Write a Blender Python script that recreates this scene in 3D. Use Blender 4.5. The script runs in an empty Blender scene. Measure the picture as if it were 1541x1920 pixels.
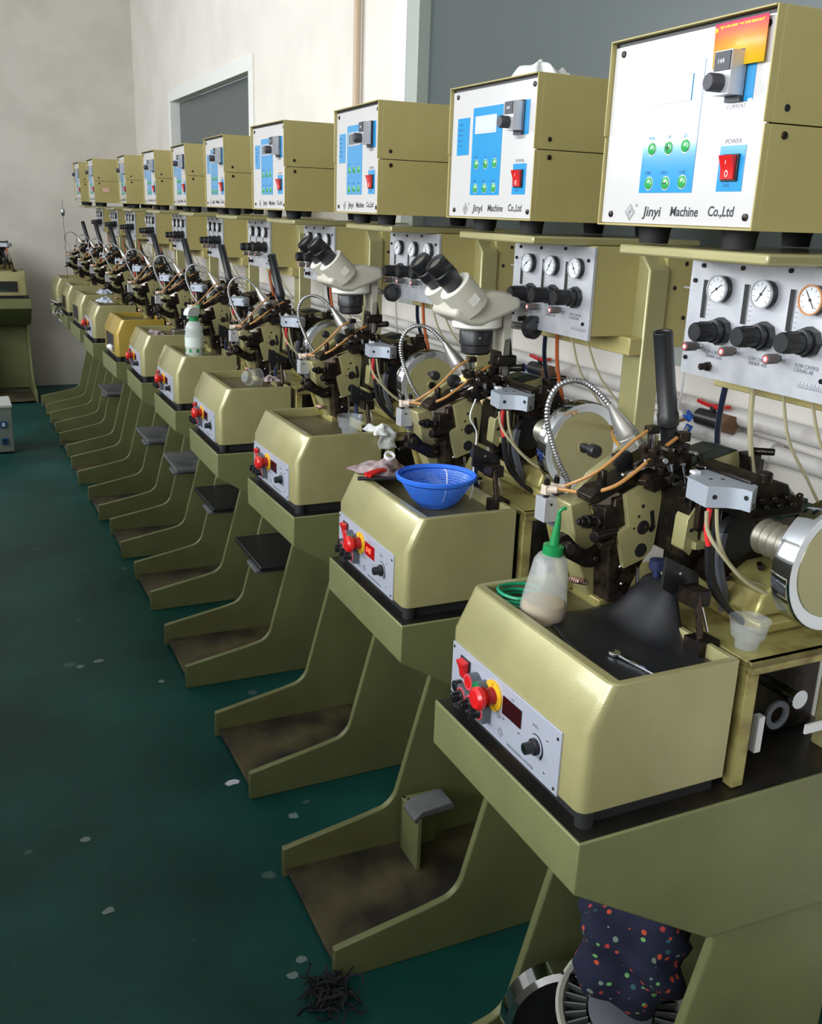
import bpy, bmesh, math, random
from mathutils import Vector, Matrix
from math import sin, cos, pi, radians
S = bpy.context.scene
COL = S.collection
rnd = random.Random(7)

# ------------------------------------------------------------------ colour / materials
def lin(c):
    def f(v):
        v /= 255.0
        return v/12.92 if v <= .04045 else ((v+.055)/1.055)**2.4
    return (f(c[0]), f(c[1]), f(c[2]), 1)

def mat(name, col, rough=.5, metal=0, spec=.5, coat=0, noise=None, bump=0, bscale=200, emit=None, es=1, alpha=1, trans=0):
    """noise = (other colour, scale, low, high[, detail])"""
    m = bpy.data.materials.new(name); m.use_nodes = True
    nt = m.node_tree; b = nt.nodes['Principled BSDF']
    b.inputs['Base Color'].default_value = lin(col)
    b.inputs['Roughness'].default_value = rough
    b.inputs['Metallic'].default_value = metal
    b.inputs['Specular IOR Level'].default_value = spec
    b.inputs['Coat Weight'].default_value = coat
    b.inputs['Coat Roughness'].default_value = .1 if name in ('olive_gold_paint', 'yellow_olive_paint') else .06
    b.inputs['Alpha'].default_value = alpha
    b.inputs['Transmission Weight'].default_value = trans
    tc = nt.nodes.new('ShaderNodeTexCoord')
    if noise:
        n = nt.nodes.new('ShaderNodeTexNoise'); n.inputs['Scale'].default_value = noise[1]
        n.inputs['Detail'].default_value = noise[4] if len(noise) > 4 else 4
        r = nt.nodes.new('ShaderNodeValToRGB')
        r.color_ramp.elements[0].position = noise[2]; r.color_ramp.elements[1].position = noise[3]
        r.color_ramp.elements[0].color = lin(col); r.color_ramp.elements[1].color = lin(noise[0])
        nt.links.new(tc.outputs['Object'], n.inputs['Vector'])
        nt.links.new(n.outputs['Fac'], r.inputs['Fac'])
        nt.links.new(r.outputs['Color'], b.inputs['Base Color'])
    if bump:
        n2 = nt.nodes.new('ShaderNodeTexNoise'); n2.inputs['Scale'].default_value = bscale
        bp = nt.nodes.new('ShaderNodeBump'); bp.inputs['Strength'].default_value = bump; bp.inputs['Distance'].default_value = .001
        nt.links.new(tc.outputs['Object'], n2.inputs['Vector'])
        nt.links.new(n2.outputs['Fac'], bp.inputs['Height']); nt.links.new(bp.outputs['Normal'], b.inputs['Normal'])
    if emit:
        b.inputs['Emission Color'].default_value = lin(emit); b.inputs['Emission Strength'].default_value = es
    return m

OLIVE = mat('olive_gold_paint', (168, 161, 114), .34, .25, coat=.6, noise=((154, 149, 104), 9, .35, .7), bump=.12, bscale=500)
OLIVE_G = mat('green_olive_paint', (124, 129, 86), .42, .15, noise=((108, 110, 72), 6, .35, .75), bump=.12, bscale=500)
YOLIVE = mat('yellow_olive_paint', (172, 146, 62), .36, .25, coat=.35, bump=.1, bscale=500)
BOXOL = mat('control_box_paint', (178, 166, 110), .45, .05, noise=((168, 156, 100), 5, .4, .7), bump=.08, bscale=500)
RUSTOL = mat('oily_olive_paint', (166, 158, 98), .34, .3, noise=((92, 58, 22), 22, .5, .78, 6))
TRAYF = mat('worn_tray_floor', (92, 84, 58), .6, .1, noise=((44, 38, 32), 7, .38, .62, 6))
WHITEP = mat('white_enamel_panel', (200, 198, 197), .16, 0, .6, coat=.4)
BLUE = mat('blue_keypad_film', (34, 146, 206), .12, 0, .6, coat=.6)
GREEN = mat('green_key', (48, 160, 82), .2, coat=.5)
LCD_GLARE = mat('glare_white_display', (206, 214, 220), .1, coat=.8)  # display whitened by colour to stand in for glare
LCDG = mat('grey_display', (96, 104, 106), .15, coat=.5)
BLACK = mat('black_plastic', (26, 27, 30), .38)
BLACKM = mat('oily_black_metal', (34, 31, 29), .3, .6, noise=((62, 48, 36), 60, .5, .7), bump=.3, bscale=300)
BROWNM = mat('oily_brown_metal', (74, 62, 52), .3, .7, noise=((30, 26, 24), 80, .4, .65), bump=.3, bscale=300)
RUBBER = mat('black_rubber', (22, 22, 24), .7)
STEEL = mat('bright_steel', (188, 190, 194), .2, 1)
CHROME = mat('polished_chrome', (205, 210, 218), .08, 1)
ALU = mat('brushed_aluminium', (206, 207, 212), .36, .45, noise=((188, 190, 197), 30, .35, .7), bump=.05, bscale=700)
ALUP = mat('satin_aluminium_block', (176, 184, 196), .42, .35)
CPAN = mat('silver_control_panel', (178, 182, 196), .42, .3)
RED = mat('red_plastic', (205, 28, 30), .3, coat=.3)
REDR = mat('red_ring', (206, 74, 84), .4)
YEL = mat('yellow_plastic', (226, 176, 34), .45)
GREENR = mat('green_ring', (30, 120, 80), .4)
GREYP = mat('grey_plastic', (84, 88, 96), .5)
DGREY = mat('dark_grey_plastic', (58, 58, 66), .45)
INK = mat('black_ink', (30, 30, 40), .5)
INKG = mat('grey_ink', (92, 94, 106), .5)
INKW = mat('white_ink', (235, 235, 235), .5)
INKB = mat('dark_blue_ink', (20, 80, 130), .5)
LEDOFF = mat('dark_red_display', (48, 12, 16), .15)
LEDON = mat('lit_red_digits', (255, 60, 40), .3, emit=(255, 70, 50), es=6)
LEDBG = mat('lit_display_ground', (90, 8, 12), .2, emit=(200, 10, 14), es=.5)
DIAL = mat('white_gauge_dial', (226, 228, 232), .25, coat=.5)
DIALO = mat('rust_stained_bezel', (196, 140, 92), .4)
BEIGE = mat('microscope_beige', (196, 192, 178), .4, bump=.05, bscale=400)
BEIGEL = mat('microscope_cream', (226, 224, 216), .4)
GLASSD = mat('lens_glass', (70, 66, 62), .05, coat=1)
AMBER = mat('amber_air_tube', (196, 140, 76), .3, trans=.25)
CLEART = mat('cream_air_tube', (206, 198, 160), .3, trans=.3)
WHITET = mat('clear_air_tube', (222, 224, 226), .25, trans=.4)
BLACKT = mat('black_cable', (24, 25, 30), .4)
BLUET = mat('dark_blue_hose', (26, 36, 60), .35)
REDT = mat('red_cable', (222, 50, 54), .4)
ORT = mat('orange_hose', (176, 90, 44), .35)
YELT = mat('yellow_cable', (220, 190, 30), .4)
GREENT = mat('green_hose', (14, 138, 100), .35)
BLUEP = mat('blue_plastic', (48, 110, 222), .35)
GREENP = mat('green_plastic', (18, 132, 70), .35)
WHITEPL = mat('white_plastic', (228, 230, 232), .4)
TISSUE = mat('white_tissue', (214, 216, 214), .85, noise=((170, 172, 172), 30, .45, .7))
RAG = mat('dirty_pink_rag', (176, 158, 160), .9, noise=((112, 92, 92), 40, .4, .65))
RAGB = mat('pale_blue_rag', (150, 160, 178), .9, noise=((200, 204, 210), 40, .4, .65))
FOIL = mat('crumpled_foil', (190, 192, 194), .25, 1, bump=1, bscale=90)
FLUID = mat('amber_fluid', (178, 138, 70), .25)
DUST = mat('grey_lint', (36, 38, 44), .95)
GPIPE = mat('painted_wall_pipe', (206, 202, 200), .45, noise=((140, 118, 104), 14, .55, .8))
FRAMEG = mat('grey_green_window_frame', (168, 174, 168), .4)
FRAMEW = mat('white_window_reveal', (226, 226, 222), .6)
PCB = mat('green_circuit_board', (24, 60, 44), .4)
TRANSGREY = mat('footrest_grey', (96, 98, 100), .6, noise=((70, 70, 72), 12, .4, .6))
PWHITE = mat('power_unit_white', (196, 198, 196), .45)

def clear_plastic(name, col, tr=.62):
    m = bpy.data.materials.new(name); m.use_nodes = True; nt = m.node_tree
    b = nt.nodes['Principled BSDF']; b.inputs['Base Color'].default_value = lin(col); b.inputs['Roughness'].default_value = .22
    t = nt.nodes.new('ShaderNodeBsdfTransparent'); mx = nt.nodes.new('ShaderNodeMixShader'); mx.inputs[0].default_value = tr
    nt.links.new(b.outputs[0], mx.inputs[1]); nt.links.new(t.outputs[0], mx.inputs[2])
    nt.links.new(mx.outputs[0], nt.nodes['Material Output'].inputs['Surface'])
    return m
CUPM = clear_plastic('clear_cup_plastic', (196, 202, 208), .86)
BOTM = clear_plastic('milky_bottle_plastic', (196, 200, 196), .58)
SPRM = clear_plastic('spray_bottle_plastic', (206, 212, 210), .3)

def mesh_mat():     # perforated steel tray
    m = mat('perforated_mesh_plate', (96, 92, 70), .45, .5); nt = m.node_tree; b = nt.nodes['Principled BSDF']
    tc = nt.nodes.new('ShaderNodeTexCoord'); v = nt.nodes.new('ShaderNodeTexVoronoi'); v.inputs['Scale'].default_value = 220
    v.inputs['Randomness'].default_value = 0
    r = nt.nodes.new('ShaderNodeValToRGB'); r.color_ramp.elements[0].position = .32; r.color_ramp.elements[1].position = .4
    r.color_ramp.elements[0].color = lin((14, 13, 10)); r.color_ramp.elements[1].color = lin((112, 106, 78))
    nt.links.new(tc.outputs['Object'], v.inputs['Vector']); nt.links.new(v.outputs['Distance'], r.inputs['Fac'])
    nt.links.new(r.outputs['Color'], b.inputs['Base Color']); return m
MESHM = mesh_mat()

def basket_mat():
    m = bpy.data.materials.new('blue_basket_mesh'); m.use_nodes = True; nt = m.node_tree
    b = nt.nodes['Principled BSDF']; b.inputs['Base Color'].default_value = lin((58, 118, 226)); b.inputs['Roughness'].default_value = .35
    uv = nt.nodes.new('ShaderNodeUVMap'); sp = nt.nodes.new('ShaderNodeSeparateXYZ'); nt.links.new(uv.outputs[0], sp.inputs[0])
    def cell(out, n):
        mu = nt.nodes.new('ShaderNodeMath'); mu.operation = 'MULTIPLY'; mu.inputs[1].default_value = n; nt.links.new(sp.outputs[out], mu.inputs[0])
        fr = nt.nodes.new('ShaderNodeMath'); fr.operation = 'FRACT'; nt.links.new(mu.outputs[0], fr.inputs[0])
        g = nt.nodes.new('ShaderNodeMath'); g.operation = 'GREATER_THAN'; g.inputs[1].default_value = .5; nt.links.new(fr.outputs[0], g.inputs[0]); return g
    a = cell(0, 110); c = cell(1, 18)
    mu = nt.nodes.new('ShaderNodeMath'); mu.operation = 'MULTIPLY'; nt.links.new(a.outputs[0], mu.inputs[0]); nt.links.new(c.outputs[0], mu.inputs[1])
    t = nt.nodes.new('ShaderNodeBsdfTransparent'); mx = nt.nodes.new('ShaderNodeMixShader')
    nt.links.new(mu.outputs[0], mx.inputs[0]); nt.links.new(b.outputs[0], mx.inputs[1]); nt.links.new(t.outputs[0], mx.inputs[2])
    nt.links.new(mx.outputs[0], nt.nodes['Material Output'].inputs['Surface']); return m
BASKM = basket_mat()

def fabric_mat():
    m = mat('printed_navy_fabric', (22, 26, 52), .9); nt = m.node_tree; b = nt.nodes['Principled BSDF']
    tc = nt.nodes.new('ShaderNodeTexCoord'); v = nt.nodes.new('ShaderNodeTexVoronoi'); v.inputs['Scale'].default_value = 78
    nt.links.new(tc.outputs['Object'], v.inputs['Vector'])
    lt = nt.nodes.new('ShaderNodeMath'); lt.operation = 'LESS_THAN'; lt.inputs[1].default_value = .3; nt.links.new(v.outputs['Distance'], lt.inputs[0])
    sx = nt.nodes.new('ShaderNodeSeparateColor'); nt.links.new(v.outputs['Color'], sx.inputs[0])
    r = nt.nodes.new('ShaderNodeValToRGB'); r.color_ramp.interpolation = 'CONSTANT'
    els = [(0, (190, 76, 48)), (.18, (120, 138, 124)), (.34, (170, 56, 56)), (.45, (22, 26, 52)), (.80, (110, 170, 96)), (.92, (50, 90, 104))]
    r.color_ramp.elements[0].position = 0; r.color_ramp.elements[0].color = lin(els[0][1])
    r.color_ramp.elements[1].position = els[1][0]; r.color_ramp.elements[1].color = lin(els[1][1])
    for p, c in els[2:]:
        e = r.color_ramp.elements.new(p); e.color = lin(c)
    nt.links.new(sx.outputs[0], r.inputs['Fac'])
    mx = nt.nodes.new('ShaderNodeMix'); mx.data_type = 'RGBA'; mx.inputs[6].default_value = lin((22, 26, 52))
    nt.links.new(lt.outputs[0], mx.inputs[0]); nt.links.new(r.outputs['Color'], mx.inputs[7]); nt.links.new(mx.outputs[2], b.inputs['Base Color'])
    return m
FABRIC = fabric_mat()

def card_mat():
    m = mat('orange_card_print', (250, 190, 60), .35); nt = m.node_tree; b = nt.nodes['Principled BSDF']
    tc = nt.nodes.new('ShaderNodeTexCoord'); sp = nt.nodes.new('ShaderNodeSeparateXYZ'); nt.links.new(tc.outputs['Object'], sp.inputs[0])
    mr = nt.nodes.new('ShaderNodeMapRange'); mr.inputs[1].default_value = .169; mr.inputs[2].default_value = .214
    nt.links.new(sp.outputs[2], mr.inputs[0]); r = nt.nodes.new('ShaderNodeValToRGB')
    r.color_ramp.elements[0].color = lin((252, 208, 40)); r.color_ramp.elements[1].color = lin((226, 80, 118))
    e = r.color_ramp.elements.new(.6); e.color = lin((248, 150, 70))
    nt.links.new(mr.outputs[0], r.inputs['Fac']); nt.links.new(r.outputs['Color'], b.inputs['Base Color']); return m
CARD = card_mat()

def floor_mat():
    m = mat('teal_floor_paint', (22, 58, 54), .45, 0, .22); nt = m.node_tree; b = nt.nodes['Principled BSDF']
    tc = nt.nodes.new('ShaderNodeTexCoord')
    def nz(scale, det, lo, hi, c0, c1):
        n = nt.nodes.new('ShaderNodeTexNoise'); n.inputs['Scale'].default_value = scale; n.inputs['Detail'].default_value = det
        nt.links.new(tc.outputs['Object'], n.inputs['Vector'])
        r = nt.nodes.new('ShaderNodeValToRGB'); r.color_ramp.elements[0].position = lo; r.color_ramp.elements[1].position = hi
        r.color_ramp.elements[0].color = c0; r.color_ramp.elements[1].color = c1
        nt.links.new(n.outputs['Fac'], r.inputs['Fac']); return r
    a = nz(2.2, 6, .32, .7, lin((11, 52, 48)), lin((26, 82, 76)))
    w = (1, 1, 1, 1); k = (0, 0, 0, 1)
    chips = nz(11, 1, .725, .74, k, w); scr = nz(46, 3, .70, .74, k, (.5, .5, .5, 1))
    mx = nt.nodes.new('ShaderNodeMix'); mx.data_type = 'RGBA'; mx.inputs[7].default_value = lin((72, 96, 94))
    nt.links.new(chips.outputs['Color'], mx.inputs[0]); nt.links.new(a.outputs['Color'], mx.inputs[6])
    mx2 = nt.nodes.new('ShaderNodeMix'); mx2.data_type = 'RGBA'; mx2.inputs[7].default_value = lin((52, 84, 82))
    nt.links.new(scr.outputs['Color'], mx2.inputs[0]); nt.links.new(mx.outputs[2], mx2.inputs[6])
    nt.links.new(mx2.outputs[2], b.inputs['Base Color']); return m
FLOORM = floor_mat()
WALLR = mat('white_wall_paint', (226, 221, 213), .8, noise=((216, 210, 202), 3, .4, .7), bump=.15, bscale=60)
WALLF = mat('grey_white_wall_paint', (208, 202, 194), .85, noise=((196, 190, 182), 4, .4, .7), bump=.2, bscale=60)
CEILM = mat('ceiling_paint', (214, 212, 208), .9)
GLASSW = mat('dark_tinted_window_glass', (82, 90, 90), .3, 0, .3)

# ------------------------------------------------------------------ mesh builder
class MB:
    def __init__(s): s.v = []; s.f = []; s.m = []; s.X = Matrix.Identity(4)
    def add(s, vs, fs, mi=0):
        o = len(s.v); s.v += [tuple(s.X @ Vector(p)) for p in vs]
        for f in fs: s.f.append(tuple(i+o for i in f)); s.m.append(mi)
        return s
    def box(s, x0, x1, y0, y1, z0, z1, mi=0):
        return s.add([(x0,y0,z0),(x1,y0,z0),(x1,y1,z0),(x0,y1,z0),(x0,y0,z1),(x1,y0,z1),(x1,y1,z1),(x0,y1,z1)],
              [(0,3,2,1),(4,5,6,7),(0,1,5,4),(1,2,6,5),(2,3,7,6),(3,0,4,7)], mi)
    def obox(s, c, sz, R=None, mi=0):
        R = R or Matrix.Identity(3); c = Vector(c); vs = []
        for k in ((-1,-1,-1),(1,-1,-1),(1,1,-1),(-1,1,-1),(-1,-1,1),(1,-1,1),(1,1,1),(-1,1,1)):
            vs.append(tuple(c + R @ Vector((k[0]*sz[0]/2, k[1]*sz[1]/2, k[2]*sz[2]/2))))
        return s.add(vs, [(0,3,2,1),(4,5,6,7),(0,1,5,4),(1,2,6,5),(2,3,7,6),(3,0,4,7)], mi)
    def prism(s, pts, ax, a, b, mi=0):
        n = len(pts)
        area = sum(pts[i][0]*pts[(i+1) % n][1]-pts[(i+1) % n][0]*pts[i][1] for i in range(n))
        if area < 0: pts = pts[::-1]
        def P(p, t): return {'x': (t, p[0], p[1]), 'y': (p[0], t, p[1]), 'z': (p[0], p[1], t)}[ax]
        vs = [P(p, a) for p in pts]+[P(p, b) for p in pts]
        bot = tuple(range(n)); top = tuple(range(n, 2*n))
        side = [(i, (i+1) % n, n+(i+1) % n, n+i) for i in range(n)]
        if ax == 'y': fs = [bot, top[::-1]]+[f[::-1] for f in side]
        else: fs = [bot[::-1], top]+side
        if b < a: fs = [f[::-1] for f in fs]
        return s.add(vs, fs, mi)
    def ring(s, c, u, w, r, n): return [tuple(Vector(c)+u*(r*cos(2*pi*i/n))+w*(r*sin(2*pi*i/n))) for i in range(n)]
    def lathe(s, p, d, prof, n=20, mi=0, cap=True):
        d = Vector(d).normalized(); u = d.orthogonal().normalized(); w = d.cross(u); p = Vector(p); vs = []; fs = []
        for r, h in prof: vs += s.ring(p+d*h, u, w, r, n)
        for k in range(len(prof)-1):
            for i in range(n): fs.append((k*n+i, k*n+(i+1) % n, (k+1)*n+(i+1) % n, (k+1)*n+i))
        if cap:
            fs.append(tuple(range(n))[::-1]); m = len(prof)-1; fs.append(tuple(m*n+i for i in range(n)))
        return s.add(vs, fs, mi)
    def cyl(s, a, b, r0, r1=None, n=16, mi=0):
        a = Vector(a); b = Vector(b); return s.lathe(a, b-a, [(r0, 0), (r0 if r1 is None else r1, (b-a).length)], n, mi)
    def tube(s, pts, r, n=8, mi=0, sub=6, rib=0):
        P = [Vector(p) for p in pts]; Q = []
        if sub and len(P) > 2:
            for i in range(len(P)-1):
                p0 = P[max(i-1, 0)]; p1 = P[i]; p2 = P[i+1]; p3 = P[min(i+2, len(P)-1)]
                for k in range(sub):
                    t = k/sub; Q.append(.5*((2*p1)+(p2-p0)*t+(2*p0-5*p1+4*p2-p3)*t*t+(3*p1-p0-3*p2+p3)*t**3))
            Q.append(P[-1])
        else: Q = P
        if rib:     # ribbed hose: resample, alternate radius
            L = [0]
            for i in range(1, len(Q)): L.append(L[-1]+(Q[i]-Q[i-1]).length)
            m = max(4, int(L[-1]/rib)); R = []; j = 0
            for k in range(m+1):
                t = L[-1]*k/m
                while j < len(L)-2 and L[j+1] < t: j += 1
                R.append(Q[j].lerp(Q[j+1], (t-L[j])/max(1e-9, L[j+1]-L[j])))
            Q = R
        vs = []; fs = []; up = None
        for i, q in enumerate(Q):
            d = (Q[min(i+1, len(Q)-1)]-Q[max(i-1, 0)]).normalized()
            if up is None: up = d.orthogonal().normalized()
            up = (up-d*up.dot(d)).normalized(); w = d.cross(up)
            rr = r(i/(len(Q)-1)) if callable(r) else r
            if rib and i % 2: rr *= .78
            vs += s.ring(q, up, w, rr, n)
        m = len(Q)
        for k in range(m-1):
            for i in range(n): fs.append((k*n+i, k*n+(i+1) % n, (k+1)*n+(i+1) % n, (k+1)*n+i))
        fs.append(tuple(range(n))[::-1]); fs.append(tuple((m-1)*n+i for i in range(n)))
        return s.add(vs, fs, mi)
    def ball(s, c, r, n=12, mi=0, sc=(1, 1, 1)):
        vs = []; fs = []; m = n//2
        for k in range(1, m):
            for i in range(n):
                a = pi*k/m; b = 2*pi*i/n
                vs.append((c[0]+r*sc[0]*sin(a)*cos(b), c[1]+r*sc[1]*sin(a)*sin(b), c[2]+r*sc[2]*cos(a)))
        t = len(vs); vs += [(c[0], c[1], c[2]+r*sc[2]), (c[0], c[1], c[2]-r*sc[2])]
        for k in range(m-2):
            for i in range(n): fs.append((k*n+i, (k+1)*n+i, (k+1)*n+(i+1) % n, k*n+(i+1) % n))
        for i in range(n): fs.append((t, i, (i+1) % n)); fs.append((t+1, (m-2)*n+(i+1) % n, (m-2)*n+i))
        return s.add(vs, fs, mi)
    def text(s, txt, org, size, mi=0, xs=1.0, align='LEFT', R=None, shear=0, w=None, bold=0):
        """flat lettering; by default on a plane facing -x, reading towards -y"""
        cu = bpy.data.curves.new('t', 'FONT'); cu.body = txt; cu.size = size; cu.align_x = align; cu.shear = shear; cu.resolution_u = 3; cu.offset = bold*size
        o = bpy.data.objects.new('t', cu); COL.objects.link(o)
        me = bpy.data.meshes.new_from_object(o.evaluated_get(bpy.context.evaluated_depsgraph_get()))
        bpy.data.objects.remove(o); bpy.data.curves.remove(cu)
        R = R or Matrix(((0, 0, -1), (-1, 0, 0), (0, 1, 0)))
        if w:
            xx = [v.co.x for v in me.vertices]; xs = w/(max(xx)-min(xx))
        vs = [tuple(Vector(org)+R @ Vector((v.co.x*xs, v.co.y, 0))) for v in me.vertices]
        s.add(vs, [tuple(p.vertices) for p in me.polygons], mi); bpy.data.meshes.remove(me); return s
    def build(s, name, mats, parent=None, bevel=0, angle=40, seg=2, kind=None, label=None):
        me = bpy.data.meshes.new(name); me.from_pydata(s.v, [], s.f)
        if not isinstance(mats, (list, tuple)): mats = [mats]
        for m in mats: me.materials.append(m)
        me.polygons.foreach_set('material_index', s.m); me.polygons.foreach_set('use_smooth', [True]*len(s.f)); me.update()
        me.set_sharp_from_angle(angle=radians(angle))
        o = bpy.data.objects.new(name, me); COL.objects.link(o)
        if parent: o.parent = parent
        if bevel:
            b = o.modifiers.new('bevel', 'BEVEL'); b.width = bevel; b.segments = seg; b.limit_method = 'ANGLE'; b.angle_limit = radians(50)
            b.harden_normals = False
        if kind: o['kind'] = kind
        if label: o['label'] = label
        return o

def tag(o, label, cat, group=None, kind=None):
    o['label'] = label; o['category'] = cat
    if group: o['group'] = group
    if kind: o['kind'] = kind
    return o
def empty(name, loc=(0, 0, 0), rz=0):
    o = bpy.data.objects.new(name, None); COL.objects.link(o); o.empty_display_size = .05
    o.location = loc; o.rotation_euler = (0, 0, rz); return o
def kids(o): return [c for c in bpy.data.objects if c.parent == o]
def copy_tree(o, parent=None, skip=()):
    c = o.copy(); COL.objects.link(c); c.parent = parent
    for ch in KID.get(o.name, []):
        if ch.name.split('.')[0] in skip: continue
        copy_tree(ch, c)
    return c
KID = {}
def index_kids():
    KID.clear()
    for c in bpy.data.objects:
        if c.parent: KID.setdefault(c.parent.name, []).append(c)
def arc(cx, cy, r, a0, a1, n): return [(cx+r*cos(radians(a0+(a1-a0)*i/n)), cy+r*sin(radians(a0+(a1-a0)*i/n))) for i in range(n+1)]
def rotY(deg): return Matrix.Rotation(radians(deg), 3, 'Y')
def rotZ(deg): return Matrix.Rotation(radians(deg), 3, 'Z')

# measured poses: (x, y, turn) of each station's slab front, and of each control box
M = [(0.5752, 0.9144, 0.0027), (0.6384, 1.5216, -0.0116), (0.6531, 2.1476, 0.0112), (0.6399, 2.7648, -0.0092), (0.6513, 3.3842, -0.0023),
     (0.645, 3.9525, -0.0173), (0.628, 4.4872, 0.0115), (0.6181, 5.1139, -0.0087), (0.6251, 5.7079, 0.0199), (0.6303, 6.3296, 0.0), (0.63, 6.93, 0)]
B = [(0.798, 0.9677, -0.0278), (0.8654, 1.534, 0.0103), (0.8372, 2.0749, -0.0513), (0.8244, 2.6814, 0.0113), (0.8442, 3.3435, -0.0252),
     (0.8531, 3.9302, -0.0398), (0.85, 4.5176, -0.0065), (0.8323, 5.1226, -0.0439), (0.7686, 5.7537, -0.0219), (0.7688, 6.3444, -0.0098)]
UP = [.037, 0, -.03, -.04, -.03, -.02, .015, 0, .02, 0, 0]
ORD = ['nearest', 'second', 'third', 'fourth', 'fifth', 'sixth', 'seventh', 'eighth', 'ninth', 'tenth', 'eleventh']

# ------------------------------------------------------------------ the stand (legs, slab, pillar, shelf, gauge cabinet)
def make_stand():
    root = empty('machine_stand')
    th = .015
    corner = arc(.105, .19, .052, -62, -14, 6)
    prof = [(-.108, 0), (-.108, .072), (.08, .107)] + arc(.098, .17, .058, -68, -12, 7) + [(.243, .487), (.235, .505), (.216, .54), (.48, .54), (.48, 0)]
    for sy in (1, -1):
        mb = MB(); a = .166*sy
        mb.prism(prof, 'y', min(a, a-th*sy), max(a, a-th*sy)); mb.build('side_plate', OLIVE_G, root, bevel=.0025)
    MB().box(-.1, .47, -.151, .151, .012, .022).build('foot_tray', TRAYF, root, bevel=.002)
    MB().box(.44, .465, -.151, .151, .022, .54).build('back_plate', OLIVE_G, root)
    # cantilevered slab
    mb = MB(); sp = [(0, .713), (0, .645), (.216, .512), (.48, .5), (.48, .713)]
    mb.prism(sp, 'y', -.179, .179); mb.build('slab', OLIVE_G, root, bevel=.002)
    MB().box(.003, .48, -.176, .176, .7125, .7138).build('slab_cover', mat('oily_black_cover', (20, 19, 17), .42, noise=((44, 36, 26), 12, .5, .75)), root)
    # pillar with chamfered head, shelf, gauge cabinet
    mb = MB(); vs = []
    for z, y0 in ((.713, -.203), (1.299, -.203), (1.334, -.168)):
        for x, y in ((.42, y0), (.462, y0), (.462, -.15), (.42, -.15)): vs.append((x, y, z))
    fs = [(3, 2, 1, 0), (8, 9, 10, 11)]
    for k in (0, 4):
        for i in range(4): fs.append((k+i, k+(i+1) % 4, k+4+(i+1) % 4, k+4+i))
    mb.add(vs, fs); mb.build('pillar', OLIVE, root, bevel=.003)
    MB().box(.22, .56, -.155, .105, 1.335, 1.348).build('shelf', OLIVE, root, bevel=.003)
    mb = MB(); mb.box(.334, .50, -.171, .085, 1.188, 1.3345); mb.box(.46, .54, -.196, -.17, 1.17, 1.334)
    for x, z in ((.5, 1.31), (.48, 1.27), (.505, 1.22)): mb.cyl((x, -.1962, z), (x, -.1968, z), .004, mi=1, n=10)
    mb.build('gauge_cabinet', [BOXOL, BLACK], root, bevel=.002)
    MB().box(.395, .47, -.2, .09, 1.158, 1.188).build('cross_beam', BOXOL, root, bevel=.002)
    # gauge panel
    pl = MB(); pl.box(.329, .334, -.172, .086, 1.181, 1.333)
    for y in (.056, -.018, -.093): pl.box(.3286, .329, y-.004, y+.004, 1.257, 1.306, 1); pl.box(.3283, .3286, y-.0058, y-.004, 1.257, 1.306, 2)
    for y in (.056, -.018, -.093):
        for k in range(7): pl.box(.3286, .329, y-.012, y-.008, 1.262+k*.006, 1.2626+k*.006, 3)
    for y, z in ((.063, 1.324), (-.008, 1.325), (-.086, 1.327), (.076, 1.304), (-.157, 1.311), (.082-.004, 1.202), (-.155, 1.207)):
        pl.cyl((.329, y, z), (.3265, y, z), .003, n=10, mi=4)
    for t, y, z in (('FLOW CONTROL', .044, 1.213), ('SPARK GAS', .040, 1.2075), ('FLOW CONTROL', -.036, 1.215), ('INNER AIR', -.038, 1.2095), ('FLOW CONTROL', -.112, 1.2175), ('COOLING AIR', -.111, 1.212)):
        pl.text(t, (.3286, y, z), .0066, 3, w=.036 if t[:4] == 'FLOW' else .030)
    for k in range(16): pl.box(.3286, .329, -.1215-k*.0028, -.1212-k*.0028, 1.195, 1.199+(.003 if k % 2 else 0), 3)
    pl.box(.3286, .329, -.165, -.121, 1.1945, 1.195, 3)
    gp = pl.build('gauge_panel', [ALU, BLACK, STEEL, INKG, BLACKM], root, bevel=.0008)
    for i, y in enumerate((.023, -.054, -.13)):
        mb = MB(); mb.lathe((.329, y, 1.297), (-1, 0, 0), [(.0165, 0), (.0168, .0092)], 28, 0); mb.lathe((.329, y, 1.297), (-1, 0, 0), [(.0168, .0092), (.0176, .0095), (.0176, .0125), (.0158, .0125), (.0152, .011)], 28, 3, cap=False)
        mb.lathe((.329, y, 1.297), (-1, 0, 0), [(.0152, .0109), (.0152, .0112)], 28, 1)
        for k in range(9):
            a = radians(-45+k*33.75); mb.obox((.3177, y+.0125*cos(a), 1.297+.0125*sin(a)), (.0003, .0006, .003), Matrix.Rotation(a-pi/2, 3, 'X'), 2)
        R = Matrix.Rotation(radians((55, 35, -35)[i]), 3, 'X')
        mb.obox((.3175, y, 1.297), (.0004, .0011, .022), R, 2); mb.cyl((.318, y, 1.297), (.3168, y, 1.297), .0018, n=10, mi=2)
        mb.build('pressure_gauge', [BLACK, DIAL, INK, mat_bez], gp)
    for y, z in ((.0155, 1.244), (-.059, 1.247), (-.1295, 1.249)):
        mb = MB(); mb.lathe((.329, y, z), (-1, 0, 0), [(.018, 0), (.018, .009), (.014, .0092), (.0135, .012)], 8, 0)
        mb.lathe((.329, y, z), (-1, 0, 0), [(.0145, .010), (.0145, .018), (.0125, .0185), (.0122, .045), (.0112, .047)], 20, 0)
        for k in range(12):
            a = 2*pi*k/12; mb.cyl((.306, y+.0123*cos(a), z+.0123*sin(a)), (.289, y+.0123*cos(a), z+.0123*sin(a)), .0009, n=5)
        mb.build('regulator_knob', BLACK, gp)
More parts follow.
